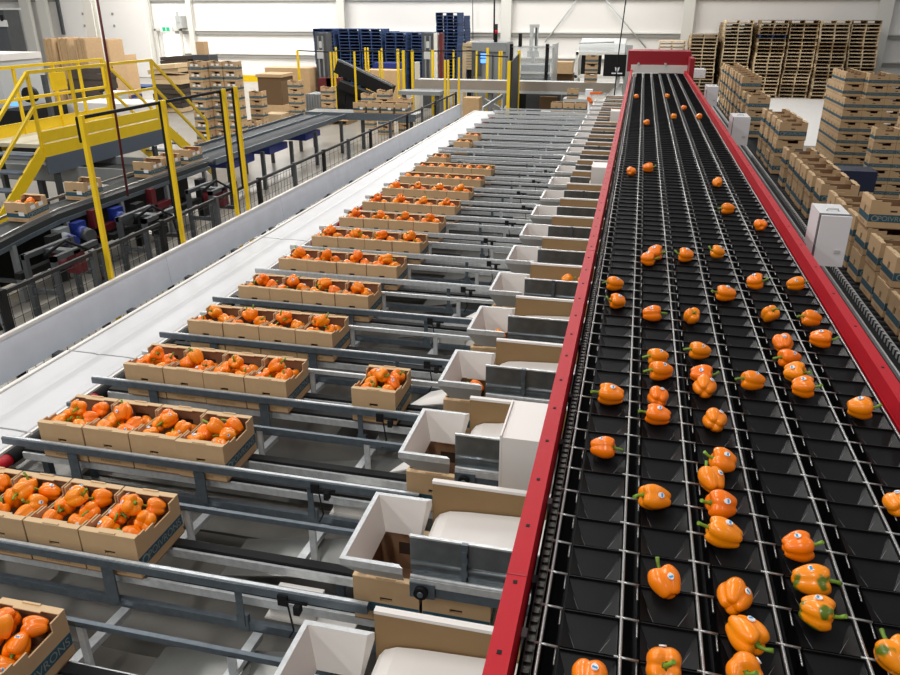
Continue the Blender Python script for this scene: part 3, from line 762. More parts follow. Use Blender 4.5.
cabinet(p.x, q.x, p.y, p.y + .6, r.z, p.z, 'third white electrical cabinet beside the right red rail')
p = at(692, 69.5, X=1.3); q = at(706, 69.5, Y=p.y); r = at(692, 78, Y=p.y)
cabinet(p.x, q.x, p.y, p.y + .6, r.z, p.z, 'farthest small electrical cabinet next to the red header')
RZ = 1.14
rc = empty('roller_conveyor', (2.1, 12, 0), 'long roller conveyor carrying carton stacks beside the right red rail', 'conveyor')
ya, yb = 3.2, 22.8
mb = MB(); mb.box(2.02, 2.05, ya, yb, RZ - .03, RZ + .015, 0); mb.box(1.935, 2.05, ya, yb, RZ - .1, RZ - .03, 1)
y = ya + .05
while y < 14: mb.box(2.0185, 2.036, y, y + .03, RZ - .03, RZ + .0155, 1); y += .075
mb.box(1.935, 1.95, ya, yb, RZ - .03, RZ + .0, 0)
mb.build('side_rail', [M['galv'], M['blackm']], rc)
mb = MB(); mb.box(2.52, 2.55, ya, yb, RZ - .1, RZ + .015); mb.build('side_rail', [M['galv']], rc)
mb = MB(); y = ya + .05
while y < yb - .05: mb.tube([(2.06, y, RZ - .034), (2.52, y, RZ - .034)], .03, 0, 8); y += .11
mb.build('rollers', M['blackm'], rc)
mb = MB(); mb.box(1.06, 1.98, 3.2, 20.5, .86, .9); mb.build('dark_sheet', M['blackm'], rc)  # black sheet added to keep the gap beside the sorter dark
for yy in (3.4, 6.2, 9.2, 12.2, 15.2, 18.2, 21.6):
    for xx in (1.2, 2.0, 2.5):
        mb = MB(); mb.box(xx, xx + .04, yy, yy + .04, 0, RZ - .1 if xx > 1.5 else .86); mb.build('leg', M['galvd'], rc)
    mb = MB(); mb.box(1.4, 2.0, yy, yy + .03, RZ - .25, RZ - .22); mb.build('stay', M['dgrey'], rc)
ST = [(5.62, 1), (6.0, 1), (6.39, 2), (6.8, 2), (7.28, 3), (7.72, 2), (8.2, 2), (8.58, 2), (9.22, 2), (9.68, 2), (10.12, 2), (10.5, 2), (10.95, 2), (11.5, 2), (12.46, 3), (12.95, 3), (13.45, 3), (13.95, 3),
      (16.2, 3), (17.0, 3), (17.6, 4), (18.2, 4), (18.8, 4), (19.4, 4), (20.0, 4), (20.6, 4), (21.2, 4), (21.8, 4)]
LV = ['bottom', 'second', 'third', 'fourth', 'fifth', 'sixth', 'seventh', 'eighth', 'ninth', 'tenth']
ROT = -math.pi / 2
vis = [s for s in ST if s[0] > 5.9]
for i, (y, nlev) in enumerate(ST):
    for l in range(nlev):
        top = l == nlev - 1
        lab = f"brown carton, {'top' if top else LV[l]} of {ORD[i]} stack from camera on the roller conveyor"
        jx, jy = R_.uniform(-.012, .012), R_.uniform(-.008, .008)
        carton(2.12 + jx, y + CW + jy, RZ + l * (CH + .002) + .002, lab, 'cartons stacked on the right roller conveyor', ROT + R_.uniform(-.012, .012), parts=y < 11, tall=True)
# tall carton blocks on pallets at the right
def block(x0, y0, nx, ny, heights, lab, base=.15, rot=ROT, parts=False, hide=None):
    w, d = (CD + .006, CW + .006) if rot else (CW + .006, CD + .006)
    for i in range(nx):
        for j in range(ny):
            hgt = heights[j][i]
            for l in range(hgt):
                nmx = f"{ORD[i]} {['front', 'rear'][j]} column"
                carton(x0 + i * w, y0 + j * d + (CW if rot else 0), base + l * (CH + .001), f"brown carton {'on top' if l == hgt - 1 else LV[l] + ' up'}, {nmx}, {lab}", 'cartons in the palletized blocks at the right', rot, parts=False, tall=True)
def pallet_mesh(w, d, mats):
    mb = MB(); h = .138
    for x in (0, w / 2 - .02, w - .04): mb.box(x, x + .04, .012, d - .012, .016, h - .018, 0)
    nb = 7; bw = d / 7 - .008
    for i in range(nb): y = (d - bw) * i / (nb - 1); mb.box(0, w, y, y + bw, h - .018, h, 0)
    for i in range(4): y = (d - bw) * i / 3; mb.box(0, w, y, y + bw, 0, .016, 0)
    return mb.mesh('pallet', mats)
PW, PB, PD = pallet_mesh(1.1, 1.0, [M['wood']]), pallet_mesh(1.02, 1.2, [M['bluepal']]), pallet_mesh(1.1, 1.0, [M['wooddark']])
def pallet(me, x, y, z, rz, label, group):
    o = bpy.data.objects.new('pallet', me); C.objects.link(o); o.location = (x, y, z); o.rotation_euler.z = rz
    return tag(o, label, 'pallet', group)
p = at(831, 170, Y=18.8)
for q_ in (0, 1): pallet(PD, p.x - .02, 18.76 + q_ * 1.03, 0, 0, ('front', 'rear')[q_] + ' pallet under the tall carton block beside the bright floor', 'pallets under carton blocks')
block(p.x, 18.8, 3, 1, [[6, 8, 8]], 'tall block beside the bright floor', .14)
block(p.x, 18.8 + CW + .006, 2, 1, [[8, 8]], 'second row, tall block by the bright floor', .14)
for j in range(4):
    block(p.x, 18.8 + (CW + .006) * (2 + j), 1, 1, [[8 - (j == 3)]], f'{ORD[2 + j]} row, tall block by the bright floor', .14)
mbb = MB(); mbb.box(3.0, 9.5, 23.0, 38.9, 0, .004); struct(mbb, 'floor_glare', M['wall'])  # white slab paints the bright glare on the floor
p = at(878, 176, Y=17.2)
pallet(PD, p.x + .2, 17.1, 0, 0, 'pallet under the tall carton block at the frame edge', 'pallets under carton blocks')
block(p.x + .22, 17.2, 2, 1, [[7, 8]], 'tall block at the right edge', .14)
p = at(871, 154, Y=15.9)
pallet(PD, p.x - .02, 15.8, 0, 0, 'pallet under the low carton block in front of the tall ones', 'pallets under carton blocks')
block(p.x, 15.9, 3, 1, [[5, 5, 5]], 'low block in front of the tall ones', .14)
bb = MB(); p = at(855, 176, Y=14.6); bb.box(p.x - .35, p.x + .3, 14.4, 14.9, .0, p.z + .12)
tag(bb.build('storage_bin', M['navy']), 'dark blue bin between the roller conveyor cartons and tall blocks', 'bin')
# ------------------------------------------------------------------ pallet stacks at the back
GP = 'wooden pallets stacked at the right back'
for i, (px, hgt) in enumerate(((691.5, 18), (724, 22), (757.5, 22), (788.5, 22), (820, 22), (852.5, 22))):
    x = at(px + 2.5, 20, Y=36).x; drift = 0
    for l in range(hgt):
        drift = max(-.05, min(.05, drift + R_.uniform(-.022, .022)))
        z = l * .1395; zz = z
        me = PB if (i == 2 and l == 17) else (PW if R_.random() < .72 else PD)
        lab = f"{'blue' if me is PB else 'wooden'} pallet, {'top' if l == hgt - 1 else ORD[l] + ' from the floor'} in the {ORD[i]} stack from the red sorter header"
        pallet(me, x + drift + R_.uniform(-.006, .006) + (.07 if me is PB else 0), 36 + (.0, .0, -.18, .05, -.12, .08)[i] + R_.uniform(-.03, .03), zz, R_.uniform(-.008, .008), lab, GP)
x = at(664, 45, Y=36).x
for l in range(16):
    if l > 11: pallet(PW, x - .2, 36.0, l * .1395, R_.uniform(-.02, .02), f"wooden pallet showing above the red header, {LV[l - 12]} of those seen", 'wooden pallets behind the red header')
mb = MB(); mb.box(x - .1, x + .85, 36.1, 36.9, 0, 12 * .1395 - .002); tag(mb.build('crate', M['scrapdark']), 'dark crate hidden below pallets behind the red header', 'crate')
GB = 'blue pallets stacked at the back'
for i, (px, hgt, Y) in enumerate(((312.5, 19, 35.5), (337.5, 19, 35.6), (360.5, 19, 35.5), (384, 18, 35.5), (410.5, 18, 35.7), (435.5, 24, 35.5))):
    x = at(px, 20, Y=Y).x; drift = 0
    for l in range(hgt):
        drift = max(-.03, min(.03, drift + R_.uniform(-.012, .012)))
        lab = f"blue pallet, {'top' if l == hgt - 1 else ORD[l] + ' from the floor'} in the {ORD[i]} blue stack from the left"
        pallet(PB, x + drift, Y + R_.uniform(-.02, .02), l * .1395, R_.uniform(-.012, .012), lab, GB)
def rear(me, rows, name, label):
    mb = MB()
    for x, y, n_ in rows:
        for l in range(n_):
            b = len(mb.v); q = Vector((x + R_.uniform(-.03, .03), y, l * .1395))
            mb.v += [v.co + q for v in me.vertices]; mb.f += [[b + i for i in p_.vertices] for p_ in me.polygons]; mb.m += [0] * len(me.polygons); mb.s += [False] * len(me.polygons)
    tag(mb.build(name, me.materials[0]), label, 'pallets', kind='stuff')
rear(PD, [(at(px + 2.5, 20, Y=36).x + .03, y, n_) for px, n_ in ((691.5, 17), (724, 21), (757.5, 21), (788.5, 21), (820, 21), (852.5, 21)) for y in (37.14, 38.2)], 'stacked_pallets', 'wooden pallets in the rows behind the front wooden stacks')  # rear rows take the darker wood to paint shade into the gaps
rear(PB, [(at(px, 20, Y=35.5).x + .02, 36.9, n_) for px, n_ in ((312.5, 18), (337.5, 18), (360.5, 18), (384, 17), (410.5, 17), (435.5, 23))], 'stacked_pallets', 'blue pallets in the row behind the front blue stacks')
# ------------------------------------------------------------------ back: cells, posts, beam conveyor
POSTS = [(330.3, 52, 27, 'left one of the twin yellow posts at the dark lift'), (333.6, 52, 27, 'right one of the twin yellow posts at the dark lift'), (335.7, 47, 30, 'short looking yellow post behind the twin posts at the dark lift'),
         (354.2, 51.6, 25, 'yellow post in front of the dark inclined conveyor'), (365, 47.5, 30, 'left of two yellow posts behind the dark incline'), (367.7, 47.5, 30, 'right of two yellow posts behind the dark incline'),
         (379.3, 51, 27, 'yellow post at the foot of the dark incline'), (381.6, 48, 29, 'thin yellow post just behind the incline foot'), (397.8, 49, 28.5, 'thin yellow post left of the thick one before blue pallets'),
         (403.2, 50.5, 26.5, 'thick yellow post before the fourth blue pallet stack'), (412.2, 50, 27.6, 'yellow post right of the thick one before blue pallets'), (432.6, 50, 27.2, 'thick yellow post standing through the end of the beam conveyor'),
         (445, 60, 22.6, 'near left yellow post of the fence corner beyond the belt'), (448.2, 60, 22.9, 'thin yellow post beside the fence corner beyond the belt'), (459, 57.5, 23.4, 'near right yellow post of the fence corner beyond the belt'),
         (453.6, 50, 27.4, 'thin yellow post below the tallest blue pallet stack'), (463.5, 44.5, 31.5, 'yellow post against the upright wooden pallets'), (476.7, 51, 27.2, 'yellow post before the grey cell, next to its screen'),
         (487.7, 47.8, 27.2, 'thick yellow post before the grey cell'), (499.6, 51, 27.2, 'left of two yellow posts right of the grey cell'), (501.8, 51, 27.3, 'right of two yellow posts right of the grey cell')]
for px, py, Y, lab in POSTS:
    p = at(px, py, Y=Y); thick = 'thick' in lab
    ypost(p.x, Y, p.z, 'distant ' + lab, .042 if thick else .027, False)
p1, p2 = at(509.3, 61, Y=22.5), at(519.3, 50.5, Y=25.7)
e = empty('fence_gate', (p1.x, 23, 0), 'black gate panel between two yellow posts past the lanes', 'gate')
mb = MB(); mb.box(p1.x - .045, p1.x + .045, 22.45, 22.54, 0, p1.z); mb.build('post', M['yellow'], e)
mb = MB(); mb.box(p2.x - .045, p2.x + .045, 25.66, 25.74, 0, p2.z); mb.build('post', M['yellow'], e)
mb = MB(); mb.bar((p1.x + .05, 22.56, (p1.z + .3) / 2), (p2.x, 25.64, (p2.z + .3) / 2), .03, p1.z - .35); mb.build('mesh_panel', M['mesh'], e)
for a_, b_, Y, lab in (((297.3, 50.5), (328, 52), 27.2, 'thin black rail from the lone yellow post to the dark lift'), ((335, 51), (476, 51), 27.35, 'long thin black top rail along the distant yellow posts'), ((449, 59), (457, 57), 22.7, 'short black rail of the fence corner beyond the belt'), ((476, 55), (508, 57), 26, 'thin black rail from the grey cell to the gate')):
    a_, b_ = at(*a_, Y=Y), at(*b_, Y=Y)
    tag(MB().tube([a_, b_], .022, 0, 6).build('rail_bar', M['blackm']), lab, 'rail')
p = at(297.3, 50.5, Y=27); ypost(p.x, 27, p.z, 'distant lone yellow post before the bulk boxes', .035, False)
# beam conveyor crossing the hall
p, q = at(414, 81, Y=26), at(642, 81, Y=26)
e = empty('hall_conveyor', ((p.x + q.x) / 2, 26.4, 0), 'long taupe sided conveyor crossing the hall beyond the lanes', 'conveyor')
zt, zb = at(500, 81, Y=26).z, at(500, 93, Y=26).z
mb = MB(); mb.box(p.x, q.x, 26, 26.05, zb + .08, zt); mb.build('side_skirt', M['taupe'], e)
mb = MB(); mb.box(p.x, q.x, 25.97, 26.02, zb, zb + .08); mb.build('lower_edge', M['galv'], e)
mb = MB(); mb.box(p.x, q.x, 26.05, 26.9, zb + .1, zt - .03); mb.build('belt', M['lgrey'], e)
for xx in (p.x + .8, -4.9, -2.4, -.4):
    mb = MB(); mb.box(xx, xx + .14, 26.2, 26.34, 0, zb + .1); mb.build('leg', M['mgrey'], e)
# three cartons on it
x = at(583.5, 84, Y=25.9).x
for l in range(3):
    carton(x, 26.1 + CW, zt + l * (CH + .03), f"brown carton, {('bottom', 'middle', 'top')[l]} of three stacked by the black emblem panel", 'three cartons on the beam conveyor', ROT)
# black panel with a white emblem
p, q = at(604.5, 54.5, Y=24.8), at(625, 76.5, Y=24.8)
e = empty('display_panel', ((p.x + q.x) / 2, 24.9, 0), 'square black panel with a small white emblem near the red header', 'panel')
mb = MB(); mb.box(p.x, q.x, 24.8, 24.9, q.z, p.z); mb.build('board', M['blackm'], e)
cx_, cz = (p.x + q.x) / 2 + .08, (p.z + q.z) / 2 - .12
mb = MB()
mb.prism([(cx_ - .07, cz + .08), (cx_ - .05, cz - .03), (cx_ + .05, cz - .03), (cx_ + .07, cz + .08), (cx_ + .02, cz + .05), (cx_, cz + .09), (cx_ - .02, cz + .05)], 24.785, 24.8, 'y')
mb.box(cx_ - .03, cx_ + .03, 24.785, 24.8, cz - .07, cz - .04); mb.box(cx_ - .16, cx_ + .16, 24.785, 24.8, cz - .12, cz - .085)
mb.build('emblem', M['sticker'], e)
mb = MB(); mb.box(q.x - .25, q.x - .15, 24.9, 25, 0, p.z); mb.build('post', M['lgrey'], e)
p = at(627, 45, Y=25.5); mb = MB(); mb.box(p.x - .02, p.x + .18, 25.5, 25.7, 0, p.z); tag(mb.build('upright_post', M['lgrey']), 'pale grey upright post between the emblem panel and red header', 'post')
# white framed machine behind the emblem panel
p, q = at(576, 52, Y=29), at(622, 84, Y=29)
e = empty('frame_machine', ((p.x + q.x) / 2, 29.5, 0), 'white tube framed machine with sloping hood behind the emblem panel', 'machine')
tp = at(585, 46, Y=30).z
mb = MB()
for xx in (p.x, q.x):
    for yy in (29, 30.5): mb.box(xx, xx + .09, yy, yy + .09, 0, p.z)
mb.box(p.x, p.x + .09, 29, 30.59, p.z - .1, p.z); mb.box(q.x, q.x + .09, 29, 30.59, p.z - .1, p.z); mb.box(p.x, q.x + .09, 29, 29.08, p.z - .1, p.z); mb.box(p.x, q.x + .09, 29, 29.08, 1.2, 1.3); mb.build('frame', M['steelwhite'], e)
mb = MB(); mb.prism([(29, p.z), (29.2, p.z + .28), (30.5, p.z + .42), (30.6, p.z)], p.x + .1, q.x, 'x'); mb.build('hood', M['lgrey'], e)
mb = MB(); mb.box(p.x + .2, p.x + .9, 29.1, 29.4, p.z - .75, p.z - .12); mb.build('window_panel', M['blackm'], e)
mb = MB(); mb.tube([(p.x + .1, 29, p.z + .3), (q.x - .4, 29, p.z + .34)], .03, 0, 6); mb.build('handle_bar', M['lgrey'], e)
# bulk carton right of the glass cell
p, q = at(554, 62, Y=31), at(572, 74, Y=31)
mb = MB(); mb.box(p.x, q.x, 31, 31.7, q.z, p.z, 0); mb.box(p.x - .03, q.x + .03, 31.2, 31.9, 0, q.z, 1)
tag(mb.build('bulk_box', [M['card'], M['cartondark']]), 'plain brown box on a dark base between the glass and white frame machines', 'box')
# grey palletizer cell
p, q = at(472, 42.5, Y=28.5), at(505, 84, Y=28.5)
e = empty('palletizer_cell', ((p.x + q.x) / 2, 29, 0), 'grey palletizer cabinet with small lit screens before the back wall', 'machine')
mb = MB(); mb.box(p.x, q.x, 28.5, 30, .2, p.z); mb.build('cabinet', M['mgrey'], e)
mb = MB(); mb.box(p.x, q.x, 28.46, 28.5, p.z - .35, p.z - .3); mb.box(p.x + .02, p.x + .06, 28.46, 28.5, .3, p.z - .4); mb.box(p.x + .75, p.x + .8, 28.46, 28.5, .3, p.z - .4); mb.build('trim_strip', M['dgrey'], e)
for py in (55.5, 61):
    s = at(484, py, Y=28.44); mb = MB(); mb.box(s.x - .12, s.x + .12, 28.42, 28.46, s.z - .07, s.z + .07); mb.build('screen', M['screen'], e)
s = at(480, 60, Y=28.44); mb = MB(); mb.box(s.x - .3, s.x + .05, 28.44, 28.47, s.z - .55, s.z + .3); mb.build('control_panel', M['dgrey'], e)
for xx in (p.x + .05, q.x - .15): mb = MB(); mb.box(xx, xx + .1, 28.6, 28.7, 0, .2); mb.build('foot', M['dgrey'], e)
p = at(496, 24, Y=29); mb = MB(); mb.tube([(p.x, 29, at(496, 43, Y=29).z), (p.x, 29, p.z)], .07, 0, 8); mb.tube([(p.x, 29, p.z - .32), (p.x, 29, p.z - .2)], .075, 1, 8); mb.build('stack_light', [M['blackm'], M['red']], e)
# upright wooden pallets beside it
p, q = at(463, 43, Y=29.5), at(471.5, 71, Y=29.5)
e = empty('pallet_magazine', ((p.x + q.x) / 2, 29.7, 0), 'narrow magazine of wooden pallets beside the grey palletizer cabinet', 'pallet magazine')
mb = MB(); nn = 10
for i in range(nn):
    z = q.z + (p.z - q.z) * i / nn; mb.box(p.x + .12, q.x, 29.5, 30.3, z + .05, z + .13, 0)
mb.box(p.x, p.x + .12, 29.5, 29.6, 0, p.z, 0); mb.box(p.x, q.x, 29.45, 29.6, p.z - .1, p.z, 0)
mb.build('slats', M['wood'], e); mb = MB(); mb.box(p.x + .14, q.x - .02, 29.62, 30.2, 0, p.z - .1); mb.build('core', M['blackm'], e)
# clear panelled cell with the vertical lift axis
p, q = at(512, 44, Y=28.8), at(552, 80, Y=28.8)
e = empty('guarded_cell', ((p.x + q.x) / 2, 29.5, 0), 'clear panelled robot cell with black corner posts', 'robot cell')
for px in (511.5, 547.5):
    s = at(px, 44, Y=28.8); mb = MB(); mb.box(s.x - .06, s.x + .06, 28.8, 28.9, 0, s.z); mb.build('corner_post', M['blackm'], e)
mb = MB(); mb.box(p.x, q.x, 28.84, 28.86, 1.1, p.z - .05); mb.build('clear_panel', M['glass'], e)
mb = MB(); mb.box(p.x, q.x, 28.8, 28.88, p.z - .12, p.z - .06); mb.build('top_bar', M['lgrey'], e)
mb = MB(); mb.box(p.x, q.x, 28.8, 28.9, at(530, 74, Y=28.8).z, at(530, 72, Y=28.8).z); mb.build('middle_bar', M['lgrey'], e)
mb = MB(); mb.box(q.x - .06, q.x, 28.95, 30.5, 0, p.z); mb.build('side_wall', M['lgrey'], e)
mb = MB(); mb.box(p.x + .2, q.x - .2, 29.4, 30.4, 0, at(530, 79, Y=29).z); mb.build('bed', M['blackm'], e)
mb = MB(); mb.box(p.x + .25, q.x - .25, 29.5, 30.3, at(530, 79, Y=29).z, at(530, 66, Y=29).z); mb.build('stock', M['mgrey'], e)
t0 = at(534, 24.5, Y=29.2); t1 = at(534, 63, Y=29.2)
mb = MB(); mb.box(t0.x - .14, t0.x - .02, 29.2, 29.35, at(534, 52, Y=29.2).z, t0.z); mb.box(t0.x + .05, t0.x + .16, 29.2, 29.35, at(534, 52, Y=29.2).z, t0.z); mb.box(t0.x - .16, t0.x + .18, 29.22, 29.36, t0.z - .1, t0.z)
mb.box(t0.x - .2, t0.x + .2, 29.15, 29.4, at(534, 57, Y=29.2).z, at(534, 51, Y=29.2).z); mb.box(t0.x - .05, t0.x + .07, 29.2, 29.3, t1.z, at(534, 57, Y=29.2).z)
mb.build('lift_axis', M['lgrey'], e)
mb = MB(); mb.box(t0.x + .06, t0.x + .12, 29.18, 29.2, at(534, 48, Y=29.2).z, t0.z - .1); mb.build('slide_cover', M['dgrey'], e)
s = at(520, 44, Y=28.8); mb = MB(); mb.box(s.x - .06, s.x + .06, 28.8, 28.9, s.z - .1, s.z + .35); mb.build('signal_box', M['blackm'], e)
# dark lift towers and inclined conveyor before the blue pallets
for (a_, b_), Y, lab in ((((314.5, 33), (328.5, 84)), 28.5, 'dark grey lift tower at the left end of the blue pallets'), (((422, 33), (434, 78)), 29.0, 'dark grey lift tower with white and red edge before the tallest blue stack')):
    p, q = at(*a_, Y=Y), at(*b_, Y=Y)
    e = empty('lift_tower', ((p.x + q.x) / 2, Y + .3, 0), lab, 'lift')
    mb = MB(); mb.box(p.x, q.x, Y, Y + .6, 0, p.z); mb.build('mast', M['dgrey'], e)
    mb = MB(); mb.box(p.x + .1, p.x + .16, Y - .04, Y, q.z, p.z - .1); mb.box(q.x - .16, q.x - .1, Y - .04, Y, q.z, p.z - .1); mb.build('guide', M['mgrey'], e)
    mb = MB(); c = (p.x + q.x) / 2; mb.tube([(c, Y - .03, p.z - .4), (c, Y + .02, p.z - .4)], .12, 0, 12); mb.box(c - .15, c + .1, Y - .05, Y, p.z - .9, p.z - .6, 0); mb.build('drive_unit', M['lgrey'], e)
    if a_[0] > 400:
        mb = MB(); mb.box(q.x, q.x + .14, Y, Y + .3, q.z, p.z); mb.build('white_edge', M['steelwhite'], e)
        mb = MB(); mb.box(q.x + .2, q.x + .33, Y, Y + .3, q.z - .6, p.z); mb.build('red_edge', M['maroon'], e)
p0, p1 = at(338, 66, Y=26.3), at(392, 92, Y=26.3)
e = empty('incline_conveyor', ((p0.x + p1.x) / 2, 26.5, 0), 'dark inclined conveyor sloping down to the right before the blue pallets', 'conveyor')
mb = MB(); mb.bar(p0, p1, .5, .42); mb.build('frame', M['blackm'], e)
mb = MB(); mb.bar(p0 + Vector((0, 0, .22)), p1 + Vector((0, 0, .22)), .06, .05); mb.build('edge', M['mgrey'], e)
for f_ in (.12, .45, .9):
    s = p0.lerp(p1, f_); mb = MB(); mb.box(s.x - .07, s.x + .07, 26.3, 26.45, 0, s.z - .1); mb.build('leg', M['blackm'], e)
p0, p1 = at(340, 84, Y=25.6), at(372, 97, Y=25.6)
e = empty('incline_conveyor', ((p0.x + p1.x) / 2, 25.7, 0), 'lower black framed incline in front of the dark inclined conveyor', 'conveyor')
mb = MB(); mb.bar(p0, p1, .4, .25); mb.build('frame', M['blackm'], e)
for f_ in (.05, .35, .7):
    s = p0.lerp(p1, f_); mb = MB(); mb.box(s.x - .2, s.x + .1, 25.6, 25.8, 0, s.z - .05); mb.build('leg', M['blackm'], e)
p = at(345, 60, Y=28); mb = MB()
for px in (318, 326): s = at(px, 78, Y=27.9); mb.box(s.x, s.x + .55, 27.9, 28.3, 0, s.z)
tag(mb.build('lift_plinth', M['maroon']), 'dark red machine base at the foot of the left lift tower', 'machine base')
# boxes and board between lift towers
p, q = at(365, 70, Y=30), at(398, 84, Y=30)
mb = MB(); mb.box(p.x, q.x, 30, 30.8, 0, p.z); tag(mb.build('bulk_box', M['card']), 'wide brown bulk box behind the dark incline', 'box')
p, q = at(373, 63, Y=31.5), at(398, 70, Y=31.5)
mb = MB(); mb.box(p.x, q.x, 31.5, 32.3, 0, p.z); tag(mb.build('sheet_cover', M['blue']), 'dark blue covered load before the third and fourth blue stacks', 'load')
p, q = at(414.5, 62, Y=28), at(419, 76, Y=28)
mb = MB(); mb.box(p.x, q.x, 28, 28.15, 0, p.z); tag(mb.build('control_box', M['steelwhite']), 'slim white control box left of the right lift tower', 'control box')
# roller table between
p, q = at(398, 91, Y=25), at(440, 95, Y=25)
e = empty('transfer_table', ((p.x + q.x) / 2, 25.2, 0), 'pale transfer table under the end of the beam conveyor', 'table')
mb = MB(); mb.box(p.x, q.x, 25, 25.7, p.z - .12, p.z); mb.build('top', M['mgrey'], e)
for xx in (p.x + .1, q.x - .2): mb = MB(); mb.box(xx, xx + .12, 25.1, 25.22, 0, p.z - .12); mb.build('leg', M['dgrey'], e)
# machinery under the beam conveyor
p, q = at(526, 98, Y=27.5), at(560, 112, Y=27.5)
e = empty('conveyor_drive', ((p.x + q.x) / 2, 27.7, 0), 'dark drive frame with grey housings seen under the beam conveyor', 'machine')
mb = MB(); mb.box(p.x, q.x, 27.5, 28.1, 0, .85); mb.build('housing', M['dgrey'], e)
mb = MB(); mb.box(p.x + .5, p.x + 1.1, 27.3, 27.5, 0, .7); mb.build('gearbox', M['cartondark'], e)
for xx in (q.x + .1, q.x + .3): mb = MB(); mb.tube([(xx, 27.6, 0), (xx, 27.6, 1.2)], .03, 0, 6); mb.build('pipe', M['maroon'], e)
p = at(469, 98, Y=24.2); q = at(479, 112, Y=24.2)
mb = MB(); mb.box(at(463, 98, Y=24.2).x, q.x, 24.2, 24.7, 0, p.z); tag(mb.build('bulk_box', M['card']), 'low brown box beyond the far end of the white belt', 'box')
p = at(463, 104, Y=23.6); mb = MB(); mb.bar(at(484, 100, Y=24.95), at(505, 112, Y=24.95), .2, .12); mb.bar(at(502, 110, Y=24.8), (at(502, 110, Y=24.8).x, 24.8, 0), .08, .08)
tag(mb.build('transfer_chute', M['mgrey']), 'grey slanted transfer chute between low box and gate', 'chute')
# far cartons at the end of the lanes
x = at(550.5, 112, Y=22.9).x
for i in range(4): carton(x + i * .345, 22.9, .72, f"brown carton, {ORD[i]} from the left of four in a row past the last lane", 'four cartons past the last lane')
e = empty('end_conveyor', (x + .7, 23.1, 0), 'low conveyor under four cartons past the last lane', 'conveyor')
mb = MB(); mb.box(x - .3, x + 1.42, 22.85, 23.35, .6, .72); mb.build('bed', M['lgrey'], e)
for xx in (x - .2, x + 1.3): mb = MB(); mb.box(xx, xx + .08, 23, 23.08, 0, .6); mb.build('leg', M['galvd'], e)
p = at(567, 92, Y=24.2); q = at(581, 103.5, Y=24.2); carton(p.x, 24.2, max(.98, q.z), 'brown carton standing behind the four in a row', 'four cartons past the last lane')
mb = MB(); mb.box(p.x - .1, q.x + .2, 24.15, 24.7, 0, max(.97, q.z - .01)); tag(mb.build('carton_stand', M['lgrey']), 'pale stand holding one carton behind the four in a row', 'stand')
# orange and white arm on a pale chute
p = at(590, 97, Y=22.4)
e = empty('picker_arm', (p.x, 22.45, 0), 'small white fitting with orange arms beside a pale chute', 'arm')
mb = MB(); mb.box(p.x - .14, p.x + .06, 22.4, 22.55, p.z - .02, p.z + .2); mb.tube([(p.x, 22.45, 0), (p.x, 22.45, p.z)], .05, 0, 8); mb.build('head', M['sticker'], e)
mb = MB(); mb.bar((p.x, 22.42, p.z + .1), at(602, 93, Y=22.3), .07, .06); mb.bar((p.x - .05, 22.42, p.z - .02), at(591.5, 102.5, Y=22.3), .08, .07); mb.build('arm_bar', M['orangepl'], e)
p, q = at(598, 103, Y=23.5), at(620, 91, Y=23.5)
mb = MB(); mb.add([p, (q.x + .1, 23.5, p.z + .1), (q.x, 24.6, q.z + .1), (p.x + .4, 24.6, q.z), p - Vector((0, 0, .1)), (q.x + .1, 23.5, p.z), (q.x, 24.6, q.z), (p.x + .4, 24.6, q.z - .1)],
                   [(0, 1, 2, 3), (7, 6, 5, 4), (0, 4, 5, 1), (1, 5, 6, 2), (2, 6, 7, 3), (3, 7, 4, 0)]); mb.box(p.x + .3, p.x + .4, 24.0, 24.1, 0, p.z)
tag(mb.build('pale_chute', M['sheet']), 'pale sheet chute at the far end beside the orange arms', 'chute')
# ------------------------------------------------------------------ left side: carton conveyor
XA0, XA1 = -7.95, -7.42
CZ = .93
e = empty('carton_conveyor', (-7.7, 9, 0), 'dark belt conveyor with silver side rails carrying cartons behind the fence', 'conveyor')
prof = [(4.6, .52), (7.9, CZ - .05), (8.5, CZ), (12.4, CZ)]
mb = MB()
for (a_, za), (b_, zb_) in zip(prof, prof[1:]): mb.bar((-7.685, a_, za - .04), (-7.685, b_, zb_ - .04), .5, .08)
mb.build('belt', M['beltdark'], e)
for x in (XA0, XA1):
    for dz, w_, mm in ((.06, .03, 'rod'), (-.1, .04, 'galvd')):
        mb = MB()
        for (a_, za), (b_, zb_) in zip(prof, prof[1:]): mb.bar((x, a_, za + dz), (x, b_, zb_ + dz), w_, .035 if dz > 0 else .05)
        mb.build('side_rail', M[mm], e)
for yy, zz in ((5.4, .5), (6.6, .6), (7.6, .75), (8.6, .8), (9.8, .8), (11, .8), (12.2, .8)):
    for x in (XA0, XA1): mb = MB(); mb.box(x - .03, x + .03, yy - .03, yy + .03, 0, zz); mb.build('leg', M['mgrey'], e)
    mb = MB(); mb.box(XA0, XA1, yy - .02, yy + .02, .25, .3); mb.build('tie_bar', M['dgrey'], e)
mb = MB(); mb.box(-7.93, -7.9, 7.6, 12.4, .1, .74); mb.build('dark_backing', M['blackm'], e)  # black sheet added to darken the space under the belt
for px_ in (70, 88, 128):
    yy = at(px_, 235, X=-7.2).y
    mb = MB(); mb.tube([(-7.36, yy, .66), (-7.15, yy - .08, .64)], .085, 0, 14); mb.tube([(-7.15, yy - .08, .64), (-7.06, yy - .115, .63)], .088, 1, 14); mb.box(-7.4, -7.28, yy - .1, yy + .1, .56, .78, 0)
    mb.build('motor', [M['mgrey'], M['blue']] if px_ < 80 else [M['blue'], M['dgrey']], e)
